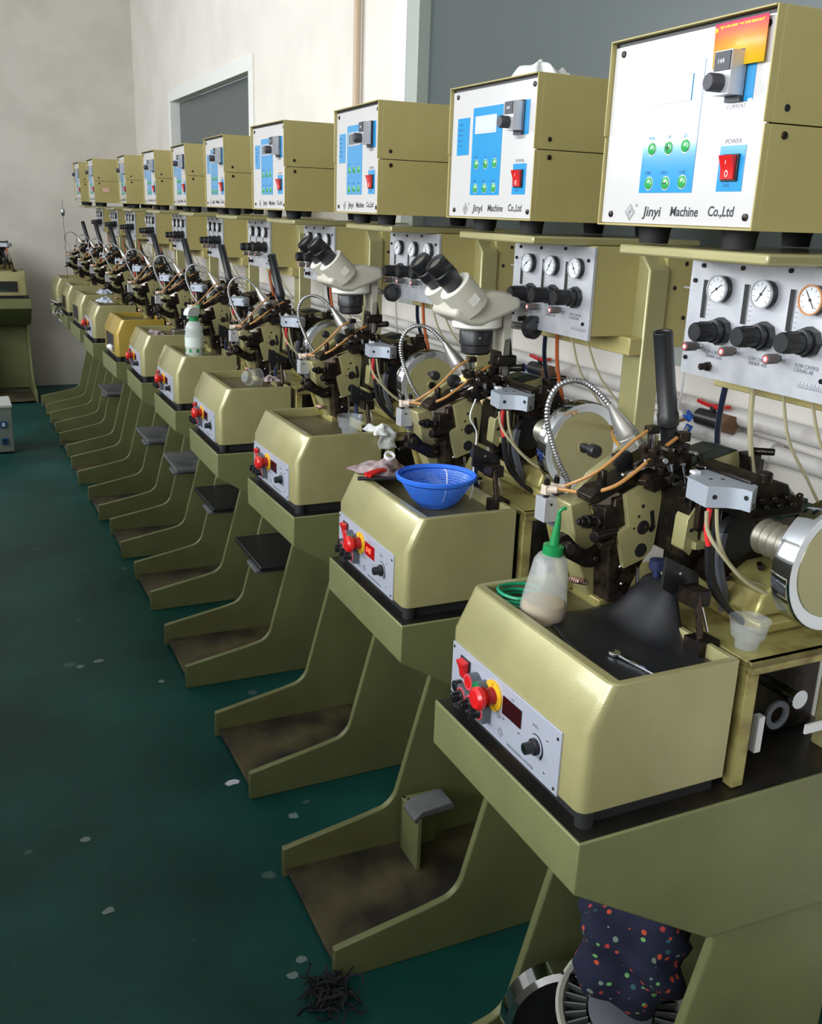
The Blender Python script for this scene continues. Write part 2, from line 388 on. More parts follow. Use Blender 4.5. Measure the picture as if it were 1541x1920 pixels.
    for y, z in ((.051, 1.2205), (-.017, 1.223), (-.092, 1.2245)):
        mb = MB(); mb.lathe((.329, y, z), (-1, 0, 0), [(.0045, 0), (.0045, .006), (.003, .006), (.003, .01)], 10, 1)
        mb.lathe((.329, y, z), (-1, 0, 0), [(.0062, .010), (.0062, .027), (.0056, .028)], 14, 0)
        mb.lathe((.329, y, z), (-1, 0, 0), [(.0044, .028), (.0044, .0284)], 14, 2); mb.lathe((.329, y, z), (-1, 0, 0), [(.0028, .0284), (.0028, .0287)], 14, 3)
        mb.build('flow_valve', [mat_valve, STEEL, REDR, WHITEPL], gp)
    mb = MB(); mb.lathe((.329, .032, 1.196), (-1, 0, 0), [(.0065, 0), (.0065, .004), (.004, .004), (.004, .009), (.005, .009), (.005, .014)], 6, 0)
    mb.build('hose_fitting', BROWNM, gp)
    # air hoses falling from the cabinet
    for nm, mt, r, pts in (
        ('air_hose', BLUET, .0045, [(.40, .07, 1.165), (.41, .085, 1.12), (.44, .115, 1.07), (.47, .13, 1.01), (.47, .10, .90)]),
        ('copper_hose', ORT, .0038, [(.38, .0, 1.185), (.385, .0, 1.12), (.40, .0, 1.06), (.42, -.01, .98), (.43, -.02, .90)]),
        ('thin_tube', CLEART, .0022, [(.37, -.06, 1.185), (.40, -.055, 1.11), (.46, -.05, 1.04), (.50, -.06, .97), (.5, -.05, .9)]),
        ('thin_tube', CLEART, .0022, [(.37, -.105, 1.185), (.41, -.10, 1.11), (.47, -.11, 1.04), (.52, -.13, .97), (.5, -.12, .9)]),
        ('thin_tube', WHITET, .002, [(.50, -.197, 1.272), (.505, -.225, 1.265), (.5, -.24, 1.22), (.49, -.235, 1.15), (.5, -.22, 1.09), (.53, -.17, 1.0)])):
        MB().tube(pts, r, 7).build(nm, mt, root)
    return root
mat_bez = mat('pale_gauge_bezel', (196, 198, 202), .25, .4, coat=.4)
mat_valve = mat('grey_brown_valve_knob', (96, 90, 86), .45)
stand0 = make_stand()

# ------------------------------------------------------------------ control box
def make_box():
    root = empty('control_box')
    hw = .1458
    mb = MB()
    mb.box(.004, .34, -hw, hw, .0, .1085)
    for y0, y1 in ((-hw, -hw+.0022), (hw-.0022, hw)): mb.box(-.004, .004, y0, y1, 0, .1085)
    mb.box(-.004, .004, -hw+.0022, hw-.0022, 0, .0022)
    for y in (-hw+.0005,): mb.cyl((.024, y, .098), (.024, y-.002, .098), .0042, n=12, mi=1)
    mb.build('lower_casing', [BOXOL, BROWNM], root, bevel=.0006)
    mb = MB(); mb.box(.004, .342, -hw, hw, .110, .2218)
    for y0, y1 in ((-hw, -hw+.0022), (hw-.0022, hw)): mb.box(-.006, .004, y0, y1, .110, .2218)
    mb.box(-.008, .004, -hw+.0022, hw-.0022, .2198, .2218); mb.box(.0012, .004, -hw+.0022, hw-.0022, .2145, .2198, 1)  # black strip under the lid lip stands in for its shadow
    for y in (-hw+.0005,): mb.cyl((.023, y, .125), (.023, y-.0012, .125), .004, n=12, mi=1)
    mb.build('lid', [BOXOL, BLACK], root, bevel=.0006)
    pl = MB(); pl.box(.0005, .004, -.1425, .1425, .0035, .2145)
    for y, z in ((.125, .206), (-.128, .206), (.122, .014), (-.13, .014)): pl.lathe((.0005, y, z), (-1, 0, 0), [(.0042, 0), (.004, .0018), (.002, .0022)], 12, 1)
    pl.text('Jinyi', (.0002, .053, .0125), .0165, 2, w=.037, shear=.12, bold=.018)
    pl.text('Machine', (.0002, .001, .0135), .0155, 2, w=.051, shear=.12, bold=.018)
    pl.text('Co.,Ltd', (.0002, -.067, .0145), .0155, 2, w=.043, shear=.12, bold=.018)
    pl.text('POWER', (.0002, -.083, .091), .0072, 3, w=.026)
    pl.text('CURRENT', (.0002, -.078, .127), .0062, 3, w=.030)
    # interlocked diamond emblem
    c = (.081, .0165)
    for k, (s1, s2) in enumerate(((.0105, .0095), (.0078, .0068), (.0048, .0038), (.0022, .001))):
        for i in range(4):
            if k == 1 and i == 0: continue
            if k == 2 and i == 2: continue
            a0 = pi/2*i; a1 = pi/2*(i+1)
            q = [(c[0]+r*cos(a), c[1]+r*sin(a)) for r, a in ((s1, a0), (s1, a1), (s2, a1), (s2, a0))]
            pl.add([(.0002, y, z) for y, z in q], [(0, 1, 2, 3)], 3)
    pl.text('®', (.0002, .070, .023), .0055, 3)
    fp = pl.build('front_panel', [WHITEP, BLACKM, INK, INKG], root, bevel=.0006)
    kp = MB(); kp.box(-.0002, .0005, -.035, .066, .040, .184)
    for t, y in (('PUMP', .056), ('SELECT', .025), ('CLEAR', -.008)): kp.text(t, (-.0004, y, .0615), .0052, 1, xs=.8)
    for t, y in (('MODE', .055), ('UP', .018), ('SET', -.011)): kp.text(t, (-.0004, y, .1015), .0052, 1, xs=.8)
    k = kp.build('keypad', [BLUE, INKB], root)
    d = MB(); d.box(-.0012, -.0002, -.017, .056, .141, .170, 1); d.box(-.0015, -.0011, -.0125, .0515, .145, .166, 0)
    d.build('display', [LCDG, ALUP], k)
    for i, (y, z, t) in enumerate(((.047, .091, ''), (.015, .091, '+'), (-.016, .092, ''), (.047, .051, ''), (.0145, .051, '-'), (-.0165, .052, ''))):
        b = MB(); b.lathe((-.0002, y, z), (-1, 0, 0), [(.0082, 0), (.0082, .0003)], 20, 1); b.lathe((-.0005, y, z), (-1, 0, 0), [(.0072, 0), (.0068, .0012), (.004, .002)], 20, 0)
        if t: b.box(-.0029, -.0022, y-.0035, y+.0035, z-.0006, z+.0006, 2)
        if t == '+': b.box(-.0029, -.0022, y-.0006, y+.0006, z-.0035, z+.0035, 2)
        b.build('key', [GREEN, WHITEP, INK], k)
    st = MB(); st.box(-.0001, .0005, .078, .122, .108, .170)
    for i in range(5): st.text('PRESS SET', (-.0003, .118, .158-i*.009), .0045, 1, xs=.9)
    st.build('instruction_label', [BLUE, INKB], root)
    p = MB(); p.box(-.0002, .0005, -.1175, -.073, .133, .185); pp = p.build('dial_patch', BLUE, root)
    p = MB(); p.box(-.022, -.002, -.104, -.076, .139, .183, 0); p.box(-.0235, -.022, -.1025, -.078, .163, .182, 1)
    p.box(-.006, -.0002, -.104, -.08, .133, .185, 1)
    p.text('144', (-.0238, -.083, .170), .0075, 2)
    q = p.build('turns_dial', [ALU, DGREY, INKW], root, bevel=.001)
    p = MB(); p.lathe((-.022, -.088, .151), (-1, 0, 0), [(.0095, 0), (.0095, .014), (.008, .016)], 20); p.build('dial_knob', DGREY, q)
    p = MB(); p.box(-.0002, .0005, -.118, -.077, .041, .089); p.text('220V', (-.0004, -.088, .0455), .0052, 1); p.build('switch_patch', [BLUE, INKB], root, bevel=.0002)
    p = MB(); p.box(-.003, -.0002, -.1105, -.085, .0515, .080)
    sw = p.build('power_switch', BLACK, root, bevel=.0006)
    p = MB(); p.prism([(-.003, .0535), (-.0055, .0535), (-.0062, .065), (-.011, .0785), (-.003, .0785)], 'y', -.108, -.0875)
    p.box(-.0092, -.0088, -.0985, -.0978, .069, .0735, 1)
    for i in range(16):
        a0 = 2*pi*i/16; a1 = 2*pi*(i+1)/16
        p.add([(-.0064, -.098+r*cos(a), .0595+1.3*r*sin(a)) for r, a in ((.0027, a0), (.0027, a1), (.0019, a1), (.0019, a0))], [(0, 1, 2, 3)], 1)
    p.build('rocker', [RED, INKW], sw, bevel=.0003)
    for x in (.045, .29):
        for y in (-.075, .085):
            MB().lathe((x, y, .0025), (0, 0, -1), [(.022, 0), (.02, .010), (.0185, .0235)], 20).build('rubber_foot', RUBBER, root)
    return root
box0 = make_box()

# ------------------------------------------------------------------ bonding machine (housing, controls, head, lamp)
SK = {}
def make_machine():
    root = empty('wire_bonding_machine')
    # housing with an open top tray
    out = [(.012, .733), (.012, .835), (.040, .892), (.222, .892), (.222, .733)]
    bm = bmesh.new(); W = .16
    L = [bm.verts.new((x, -W, z)) for x, z in out]; R = [bm.verts.new((x, W, z)) for x, z in out]
    bm.faces.new(L); bm.faces.new(R[::-1]); n = 5
    fr = []
    for i in range(n):
        j = (i+1) % n
        if i == 2: continue
        fr.append(bm.faces.new([L[j], L[i], R[i], R[j]]))
    ix0, ix1, iw = .056, .214, .150
    T = [bm.verts.new(p) for p in ((ix0, -iw, .892), (ix1, -iw, .892), (ix1, iw, .892), (ix0, iw, .892))]
    D = [bm.verts.new((v.co.x, v.co.y, .868)) for v in T]
    O = [L[2], L[3], R[3], R[2]]
    for i in range(4):
        j = (i+1) % 4; bm.faces.new([O[i], O[j], T[j], T[i]]); bm.faces.new([T[i], T[j], D[j], D[i]])
    bm.faces.new([D[0], D[1], D[2], D[3]])
    bmesh.ops.recalc_face_normals(bm, faces=bm.faces)
    ed = [e for e in bm.edges if {e.verts[0], e.verts[1]} in ({L[0], L[1]}, {L[1], L[2]}, {R[0], R[1]}, {R[1], R[2]})]
    bmesh.ops.bevel(bm, geom=ed, offset=.013, segments=3, affect='EDGES', profile=.5)
    me = bpy.data.meshes.new('housing'); bm.to_mesh(me); bm.free(); me.materials.append(OLIVE)
    me.polygons.foreach_set('use_smooth', [True]*len(me.polygons)); me.set_sharp_from_angle(angle=radians(46))
    h = bpy.data.objects.new('housing', me); COL.objects.link(h); h.parent = root
    bv = h.modifiers.new('bevel', 'BEVEL'); bv.width = .002; bv.segments = 2; bv.limit_method = 'ANGLE'; bv.angle_limit = radians(60)
    mb = MB(); mb.box(.024, .215, -.15, .15, .7135, .7335)
    for y in (-.15, .15):
        mb.lathe((.026, y, .7135), (0, 0, 1), [(.011, 0), (.011, .02)], 14)
    mb.build('rubber_base', RUBBER, root)
    MB().box(.0565, .2135, -.1495, .1495, .8685, .871).build('mesh_tray', MESHM, root)
    # rear frame
    mb = MB(); mb.box(.236, .47, -.165, .165, .876, .886); mb.box(.236, .47, -.165, -.155, .868, .886); mb.box(.236, .255, -.162, -.145, .715, .876)
    mb.box(.236, .255, .145, .162, .715, .876); mb.box(.45, .47, -.162, -.145, .715, .876)
    mb.box(.45, .47, .145, .162, .715, .876)
    mb.build('rear_frame', RUSTOL, root, bevel=.002)
    mb = MB(); mb.box(.30, .46, -.08, .13, .714, .862); mb.build('motor_housing', BLACKM, root, bevel=.006)
    mb = MB(); mb.cyl((.36, -.135, .80), (.36, -.08, .80), .009, n=16, mi=0); mb.cyl((.36, -.137, .80), (.36, -.134, .80), .013, n=16, mi=0)
    mb.lathe((.34, -.12, .775), (0, -1, 0), [(.020, 0), (.020, .004), (.012, .004), (.012, 0)], 20, 1, cap=False)
    mb.box(.37, .46, -.145, -.142, .752, .765, 2); mb.box(.29, .30, -.14, -.13, .74, .79, 2)
    mb.build('motor_fittings', [CHROME, GREYP, WHITEPL], root)
    # control panel
    cp = MB(); cp.box(.0095, .012, -.116, .150, .733, .817)
    for y, z in ((.145, .811), (.147, .740), (-.110, .806), (-.109, .740)): cp.cyl((.0095, y, z), (.0085, y, z), .0022, n=8, mi=1)
    for y, z in ((-.090, .793), (-.088, .749), (.008, .771), (-.028, .770)): cp.cyl((.0095, y, z), (.0085, y, z), .0018, n=8, mi=3)
    cp.text('WIRE BONDING MACHINE', (.0092, -.002, .7385), .0058, 2, xs=.9)
    cp.text('SPEED', (.0092, -.056, .796), .0048, 2); cp.text('RPM', (.0092, -.006, .804), .004, 2)
    for i in range(4):
        for r in (.007, .004):
            a0 = pi/2*i; a1 = a0+pi/2
            cp.add([(.0092, .014+q*cos(a), .748+q*sin(a)) for q, a in ((r, a0), (r, a1), (r-.0008, a1), (r-.0008, a0))], [(0, 1, 2, 3)], 2)
    for i in range(14):
        a0 = radians(120-i*12); a1 = a0-radians(12)
        w0 = .0006+.0001*i
        cp.add([(.0092, -.066-q*cos(a), .772+q*sin(a)) for q, a in ((.0155+w0, a0), (.0155+w0, a1), (.0155-w0, a1), (.0155-w0, a0))], [(0, 1, 2, 3)], 4)
    P = cp.build('control_panel', [CPAN, BLACKM, INKG, STEEL, INK], root, bevel=.0006)
    X = .0095
    b = MB(); b.box(X-.002, X, .099, .124, .776, .807, 1); b.prism([(X-.002, .779), (X-.004, .779), (X-.006, .79), (X-.011, .803), (X-.002, .805)], 'y', .102, .121, 0)
    b.build('rocker_switch', [RED, BLACK], P)
    for y, m1, m2 in ((.079, RED, REDR), (.056, GREENP, GREENR)):
        b = MB(); b.lathe((X, y, .790), (-1, 0, 0), [(.0115, 0), (.0115, .014)], 20, 1); b.lathe((X-.014, y, .790), (-1, 0, 0), [(.0112, 0), (.0112, .001), (.0085, .001), (.0085, -.001)], 20, 2, cap=False)
        b.lathe((X-.013, y, .790), (-1, 0, 0), [(.0085, 0), (.008, .0015)], 20, 0); b.build('push_button', [m1, GREYP, m2], P)
    b = MB(); b.lathe((X, .035, .790), (-1, 0, 0), [(.0205, 0), (.0205, .0025)], 32, 1); b.lathe((X, .035, .790), (-1, 0, 0), [(.0115, .0025), (.0105, .012), (.013, .014)], 24, 2)
    b.lathe((X, .035, .790), (-1, 0, 0), [(.010, .012), (.0125, .018), (.0155, .021), (.0155, .026), (.012, .030), (.004, .031)], 28, 0)
    b.text('STOP', (X-.0027, .0275, .7745), .006, 3, R=Matrix(((0, 0, -1), (-.8, -.6, 0), (-.6, .8, 0)))); b.text('E.', (X-.0027, .038, .803), .006, 3)
    b.build('emergency_stop', [RED, YEL, mat('dark_red_collar', (150, 22, 26), .4), INK], P)
    b = MB(); b.lathe((X, .122, .762), (-1, 0, 0), [(.0085, 0), (.0085, .010)], 18, 0); b.lathe((X, .122, .762), (-1, 0, 0), [(.005, .010), (.005, .0108)], 18, 1); b.box(X-.0112, X-.0105, .1212, .1228, .758, .766, 0)
    b.build('key_switch', [BLACK, STEEL], P)
    for y in (.098, .074, .051):
        b = MB(); b.box(X-.013, X, y-.0115, y+.0115, .748, .773, 1); b.lathe((X-.013, y, .761), (-1, 0, 0), [(.0112, 0), (.0112, .0012), (.009, .0012), (.009, 0)], 22, 2, cap=False)
        b.lathe((X-.013, y, .761), (-1, 0, 0), [(.009, 0), (.0085, .003), (.005, .004), (.004, .014)], 18, 0); b.box(X-.027, X-.016, y-.002, y+.002, .753, .768, 0)
        b.build('selector_switch', [BLACK, GREYP, REDR], P, bevel=.0005)
    b = MB(); b.box(X-.0012, X, -.032, .012, .777, .8015); b.build('speed_display', LEDOFF, P)
    b = MB(); b.lathe((X, -.066, .772), (-1, 0, 0), [(.0105, 0), (.0105, .004), (.008, .005), (.0072, .016)], 20, 0); b.lathe((X, -.066, .772), (-1, 0, 0), [(.005, .016), (.005, .0166)], 18, 1)
    b.build('speed_knob', [BLACK, STEEL], P)

    # ---- bonding head (leans ~19 degrees towards the aisle)
    b = MB(); b.box(.185, .238, .066, .145, .868, .884); b.obox((.211, .104, .895), (.040, .062, .030), rotY(-12)); b.build('column_base', RUSTOL, root, bevel=.002)
    b = MB(); b.prism([(.139, 1.018), (.168, 1.022), (.202, .945), (.196, .940), (.216, .888), (.186, .878), (.160, .936)], 'y', .088, .128); b.build('column', OLIVE, root, bevel=.0025)
    b = MB(); b.prism([(.144, .978), (.176, .984), (.204, .885), (.176, .876)], 'y', .128, .150); b.build('rear_column_plate', RUSTOL, root, bevel=.0015)
    # face plate with its holes
    b = MB(); b.prism([(.196, 1.036), (.236, 1.053), (.246, 1.050), (.254, 1.038), (.256, 1.026), (.252, .966), (.248, .955), (.238, .944), (.205, .934), (.189, .986), (.206, .993)], 'y', .046, .054)
    for x, z, r in ((.226, 1.019, .0028), (.221, 1.005, .0022), (.215, .989, .0018), (.230, .989, .0100), (.230, .957, .0100)):
        b.lathe((x, .0464, z), (0, -1, 0), [(r, 0), (r, .0008)], 20, 1)
    b.obox((.244, .0458, .9985), (.0065, .0008, .026), rotY(-12), 1); b.cyl((.244, .0464, .985), (.244, .0454, .985), .0042, n=14, mi=1)
    b.cyl((.233, .045, .990), (.233, .040, .990), .0035, n=8, mi=2)
    b.build('face_plate', [OLIVE, BLACK, BROWNM], root, bevel=.0012)
    b = MB(); b.prism([(.186, 1.03), (.25, 1.045), (.25, .95), (.214, .88), (.190, .884), (.184, .95)], 'y', .054, .088)
    for z, x in ((.97, .198), (.935, .203), (.91, .208)): b.cyl((x, .054, z), (x, .049, z), .003, n=8, mi=1)
    b.build('slide_block', [BROWNM, STEEL], root, bevel=.002)
    b = MB(); b.lathe((.196, .080, 1.012), (-.35, -.9, .1), [(.020, -.01), (.020, .010), (.023, .012), (.023, .020), (.012, .021)], 28); b.build('spindle', [mat('grey_steel_spindle', (120, 112, 104), .25, .9)], root)
    b = MB(); b.cyl((.175, .06, .998), (.133, .055, 1.005), .006, n=10); b.cyl((.150, .058, 1.002), (.142, .057, 1.003), .010, n=6); b.cyl((.164, .058, 1.000), (.158, .057, 1.001), .009, n=12)
    b.cyl((.19, .055, .985), (.150, .045, .985), .008, n=10); b.cyl((.185, .05, .975), (.160, .045, .972), .005, n=8); b.cyl((.134, .055, 1.005), (.129, .054, 1.006), .004, n=6)
    b.box(.168, .192, .05, .075, .975, 1.02); b.build('adjusting_screws', BLACKM, root, bevel=.001)
    b = MB(); b.prism([(.117, .980), (.130, .982), (.150, .962), (.172, .952), (.194, .962), (.196, .942), (.174, .930), (.160, .932), (.132, .948), (.114, .955)], 'y', .072, .088)
    b.cyl((.125, .072, .968), (.120, .05, .970), .008, n=10); b.cyl((.108, .078, .972), (.13, .078, .965), .005, n=8); b.cyl((.176, .072, .943), (.176, .068, .943), .005, n=6)
    b.cyl((.118, .08, .955), (.100, .08, .95), .004, n=8)
    b.build('clamp_arm', BLACKM, root, bevel=.0015)
    # pneumatic valve block
    b = MB(); b.box(.121, .145, .118, .142, .985, 1.018, 0); b.box(.145, .166, .118, .150, .984, 1.016, 1)
    b.box(.140, .160, .122, .14, .975, .985, 2); b.cyl((.130, .117, 1.01), (.130, .1165, 1.01), .002, n=8, mi=1)
    vb = b.build('air_valve', [ALU, BLACK, GREYP], root, bevel=.001)
    for x, y in ((.128, .128), (.146, .132)):
        b = MB(); b.box(x-.0055, x+.0055, y-.006, y+.006, 1.022, 1.035, 0); b.cyl((x, y-.002, 1.030), (x+.010, y-.012, 1.030), .0052, n=12, mi=0)
        b.cyl((x, y, 1.035), (x, y, 1.043), .004, n=10, mi=1); b.cyl((x, y, 1.043), (x, y, 1.048), .003, n=10, mi=2); b.cyl((x, y, 1.016), (x, y, 1.023), .004, n=8, mi=1)
        b.build('elbow_fitting', [mat_fit, BLACKM, STEEL], vb, bevel=.0008)
    b = MB(); b.tube([(.138, .115, 1.032), (.155, .075, 1.036), (.171, .045, 1.050), (.192, .035, 1.067), (.232, .035, 1.094), (.264, .040, 1.110)], .0026, 8); b.build('amber_tube', AMBER, root)
    b = MB(); b.tube([(.150, .118, 1.034), (.160, .085, 1.054), (.174, .065, 1.074), (.199, .050, 1.106), (.228, .050, 1.122)], .0023, 8); b.build('amber_tube', AMBER, root)
    b = MB(); b.tube([(.170, .128, .985), (.182, .12, .965), (.172, .122, .950), (.158, .125, .958), (.155, .128, .980)], .004, 8); b.build('drain_tube', mat_brnt, root)
    b = MB(); b.tube([(.188, .10, .915)]+[(.172+.004*sin(t*1.6)-.003*t/6, .085+.004*t/6, .905-.004*cos(t*1.6)) for t in range(0, 24)], .0016, 5, sub=2); b.build('coil_spring', mat('copper_spring', (150, 122, 110), .35, .8), root)
    # top slide, knobs, cover plates
    b = MB(); b.prism([(.146, 1.036), (.160, 1.046), (.184, 1.048), (.200, 1.060), (.236, 1.070), (.236, 1.056), (.196, 1.041), (.160, 1.026), (.150, 1.026)], 'y', .055, .088)
    b.box(.168, .176, .062, .075, 1.045, 1.068); b.cyl((.19, .052, 1.062), (.235, .047, 1.074), .0035, n=8, mi=1)
    b.build('top_slide', [BLACKM, STEEL], root, bevel=.002)
    b = MB(); b.lathe((.183, .11, 1.083), (-.15, -.98, .05), [(.004, -.03), (.004, 0), (.009, .001), (.009, .012), (.007, .014)], 18); b.build('adjusting_knob', BLACK, root)
    b = MB(); b.lathe((.212, .085, 1.075), (-.15, -.98, .05), [(.004, -.02), (.004, 0), (.013, .001), (.013, .010), (.009, .012)], 22); b.build('adjusting_knob', BLACK, root)
    b = MB(); b.prism([(.155, 1.03), (.18, 1.055), (.235, 1.09), (.285, 1.10), (.285, 1.07), (.24, 1.05), (.18, 1.02)], 'y', .098, .112); b.build('cover_plate', OLIVE, root, bevel=.003)
    # linkage: the mass of small oily levers, screws and clamps around the tool
    r2 = random.Random(11); b = MB()
    for i in range(30):
        c = (.246+r2.uniform(-.042, .045), .04+r2.uniform(-.022, .022), 1.082+r2.uniform(-.022, .018))
        R = rotY(r2.choice((-19, -19, 20, 70))) @ rotZ(r2.uniform(-25, 25))
        if i % 3: b.obox(c, (r2.uniform(.008, .022), r2.uniform(.006, .014), r2.uniform(.005, .013)), R, r2.choice((0, 0, 1)))
        else:
            d = R @ Vector((0, -1, .1)); b.cyl(c, tuple(Vector(c)+d*r2.uniform(.012, .022)), r2.uniform(.002, .005), n=8, mi=r2.choice((0, 1, 2)))
    b.box(.225, .285, .03, .06, 1.072, 1.094, 1); b.obox((.245, .04, 1.06), (.05, .03, .02), rotY(-18), 0)
    b.cyl((.232, .05, 1.09), (.229, .05, 1.118), .006, n=10, mi=2); b.cyl((.276, .045, 1.085), (.274, .045, 1.112), .0065, n=10, mi=0)
    b.box(.222, .238, .043, .056, 1.116, 1.126, 0); b.box(.266, .284, .036, .052, 1.104, 1.116, 0)
    b.build('linkage', [BLACKM, BROWNM, STEEL], root, bevel=.0008)
    b = MB()
    for x in (.248, .268): b.cyl((x, .03, 1.078), (x+.003, .022, 1.052), .0055, .0008, n=10)
    b.build('capillary_tool', STEEL, root)
    # inner mechanism below the tool
    r2 = random.Random(5); b = MB()
    b.box(.255, .30, -.01, .06, .96, 1.05, 0); b.box(.262, .285, -.02, -.005, 1.00, 1.04, 1); b.box(.29, .44, -.03, .07, .93, 1.03, 0)
    for i in range(22):
        c = (r2.uniform(.25, .42), r2.uniform(-.05, .04), r2.uniform(.93, 1.05)); R = rotY(r2.uniform(-25, 25))
        if i % 2: b.obox(c, (r2.uniform(.012, .03), r2.uniform(.008, .02), r2.uniform(.008, .025)), R, r2.choice((0, 0, 1)))
        else: b.cyl(c, (c[0]-r2.uniform(-.01, .02), c[1]-.02, c[2]+r2.uniform(-.006, .006)), r2.uniform(.003, .008), n=10, mi=r2.choice((0, 1, 2)))
    b.build('inner_mechanism', [BLACKM, BROWNM, STEEL], root, bevel=.001)
    b = MB(); b.prism([(.252, 1.015), (.262, 1.030), (.270, 1.026), (.272, .985), (.262, .965), (.250, .975)], 'y', -.012, .012); b.prism([(.277, 1.045), (.293, 1.046), (.296, .985), (.279, .98)], 'y', -.018, -.006)
    b.cyl((.259, -.012, 1.0), (.259, -.013, 1.0), .003, n=8, mi=1); b.box(.263, .296, -.02, -.006, .975, .985)
    b.build('olive_bracket', [OLIVE, BLACK], root, bevel=.0015)
    b = MB(); b.cyl((.230, .02, .955), (.236, .02, .895), .0018, n=6); b.cyl((.215, .03, .94), (.219, .03, .88), .0025, n=8); b.box(.205, .25, .02, .06, .871, .90, 1); b.cyl((.235, .0, .871), (.235, .0, .90), .006, n=10)
    b.build('lever_rods', [STEEL, BLACKM], root)
    # wire-feed arm rising to the wall side
    b = MB(); b.prism([(.303, 1.050), (.304, 1.062), (.389, 1.080), (.398, 1.054)], 'y', .055, .095, 0); b.prism([(.304, 1.0625), (.322, 1.080), (.358, 1.087), (.389, 1.0805)], 'y', .055, .095, 1)
    b.cyl((.345, .055, 1.067), (.345, .052, 1.067), .003, n=8, mi=1)
    b.build('feed_arm', [OLIVE, mat('dark_green_cover', (42, 52, 48), .4)], root, bevel=.0015)
    b = MB(); b.prism([(.392, 1.078), (.412, 1.078), (.414, 1.05), (.402, 1.022), (.394, 1.05)], 'y', .035, .06); b.cyl((.405, .05, 1.080), (.425, .025, 1.082), .005, n=10); b.box(.408, .424, .04, .055, 1.045, 1.068)
    b.build('arm_bracket', BLACKM, root, bevel=.0015)
    # silver sensor block
    top = [(.235, -.021), (.227, -.066), (.251, -.076), (.262, -.088), (.264, -.101), (.289, -.084), (.316, -.026), (.290, .000), (.264, .002)]
    b = MB(); b.prism(top, 'z', 1.0495, 1.0755)
    for x, y in ((.256, -.038), (.270, -.044)): b.cyl((x, y, 1.0755), (x, y, 1.0759), .0026, n=12, mi=1)
    for (x, y, z), d in (((.2360, -.0695, 1.063), (-.38, -1, 0)), ((.2625, -.094, 1.066), (-1, -.2, 0)), ((.2760, -.0931, 1.055), (.56, -.83, 0))):
        b.cyl((x, y, z), tuple(Vector((x, y, z))+Vector(d).normalized()*.001), .003, n=12, mi=1)
    b.box(.252, .262, -.014, -.004, 1.0755, 1.079, 2); b.box(.296, .306, -.03, -.016, 1.0755, 1.077, 1)
    b.build('sensor_block', [ALUP, BLACK, WHITEPL], root, bevel=.0018)
    b = MB(); b.prism([(.285, 1.080), (.300, 1.086), (.350, 1.070), (.356, 1.058), (.382, 1.048), (.380, 1.028), (.284, 1.030)], 'y', -.075, .02, 0)
    b.cyl((.312, -.07, 1.088), (.312, -.07, 1.074), .010, n=12); b.box(.36, .44, -.06, -.02, 1.018, 1.026, 1); b.ball((.345, -.03, 1.068), .008, mi=2, sc=(1.6, 1, .7))
    for i in range(8): b.cyl((.29+.011*i, -.076, 1.045+.01*(i % 2)), (.29+.011*i, -.083, 1.045+.01*(i % 2)), .004, n=8)
    b.build('drive_unit', [BLACKM, PCB, WHITEPL], root, bevel=.002)
    b = MB(); b.tube([(.315, -.145, 1.008), (.315, -.075, 1.008)], .023, 20, sub=0, rib=.006); b.build('bellows_coupling', mat('dull_nickel', (150, 146, 132), .4, .7), root)
    b = MB(); b.lathe((.31, -.045, .995), (0, 1, 0), [(.03, 0), (.03, .012)], 20, 1); b.tube([(.282, -.045, 1.005), (.278, -.047, .97), (.295, -.047, .92), (.305, -.04, .895)], .007, 6, 0); b.build('drive_belt', [GREYP, BLACK], root)
    b = MB(); b.box(.30, .46, -.11, .09, .886, .905); b.prism([(.30, .905), (.31, .935), (.345, .955), (.40, .958), (.44, .94), (.45, .905)], 'y', -.10, .06); b.build('casting_base', RUSTOL, root, bevel=.006, seg=3)
    b = MB(); b.lathe((.336, -.18, .998), (0, 1, 0), [(.062, .003), (.070, .001), (.078, 0), (.080, .003), (.080, .026), (.076, .030), (.02, .031)], 48, 0)
    b.lathe((.336, -.1775, .998), (0, 1, 0), [(.0625, -.001), (.0625, .006)], 40, 1); b.lathe((.336, -.1785, .998), (0, -1, 0), [(.012, 0), (.0115, .003)], 20, 1); b.lathe((.336, -.1815, .998), (0, -1, 0), [(.009, 0), (.008, .003), (.0045, .0035), (.004, .001)], 14, 2)
    b.build('handwheel', [CHROME, OLIVE, BLACKM], root)
    # guard plate and stand rods
    b = MB(); b.prism([(.190, .985), (.243, .958), (.248, .935), (.210, .930), (.188, .945)], 'y', -.052, -.047); b.cyl((.212, -.0525, .962), (.212, -.054, .962), .002, n=8, mi=1)
    b.build('guard_plate', [BLACK, STEEL], root)
    b = MB(); b.cyl((.218, -.10, .872), (.214, -.085, .95), .0045, n=10, mi=1); b.cyl((.226, -.098, .90), (.222, -.082, .94), .0018, n=6, mi=2); b.box(.204, .235, -.112, -.082, .871, .893, 0); b.box(.206, .232, -.09, -.06, .93, .95, 0)
    b.cyl((.219, -.113, .885), (.219, -.1135, .885), .004, n=8, mi=2); b.build('table_clamp', [BLACKM, BROWNM, STEEL], root, bevel=.001)
    b = MB(); b.lathe((.226, .005, .945), (0, 0, 1), [(.005, -.07), (.005, 0), (.011, .001), (.011, .013), (.008, .014)], 18); b.build('blue_knob', mat('dark_blue_knob', (36, 44, 76), .3), root)
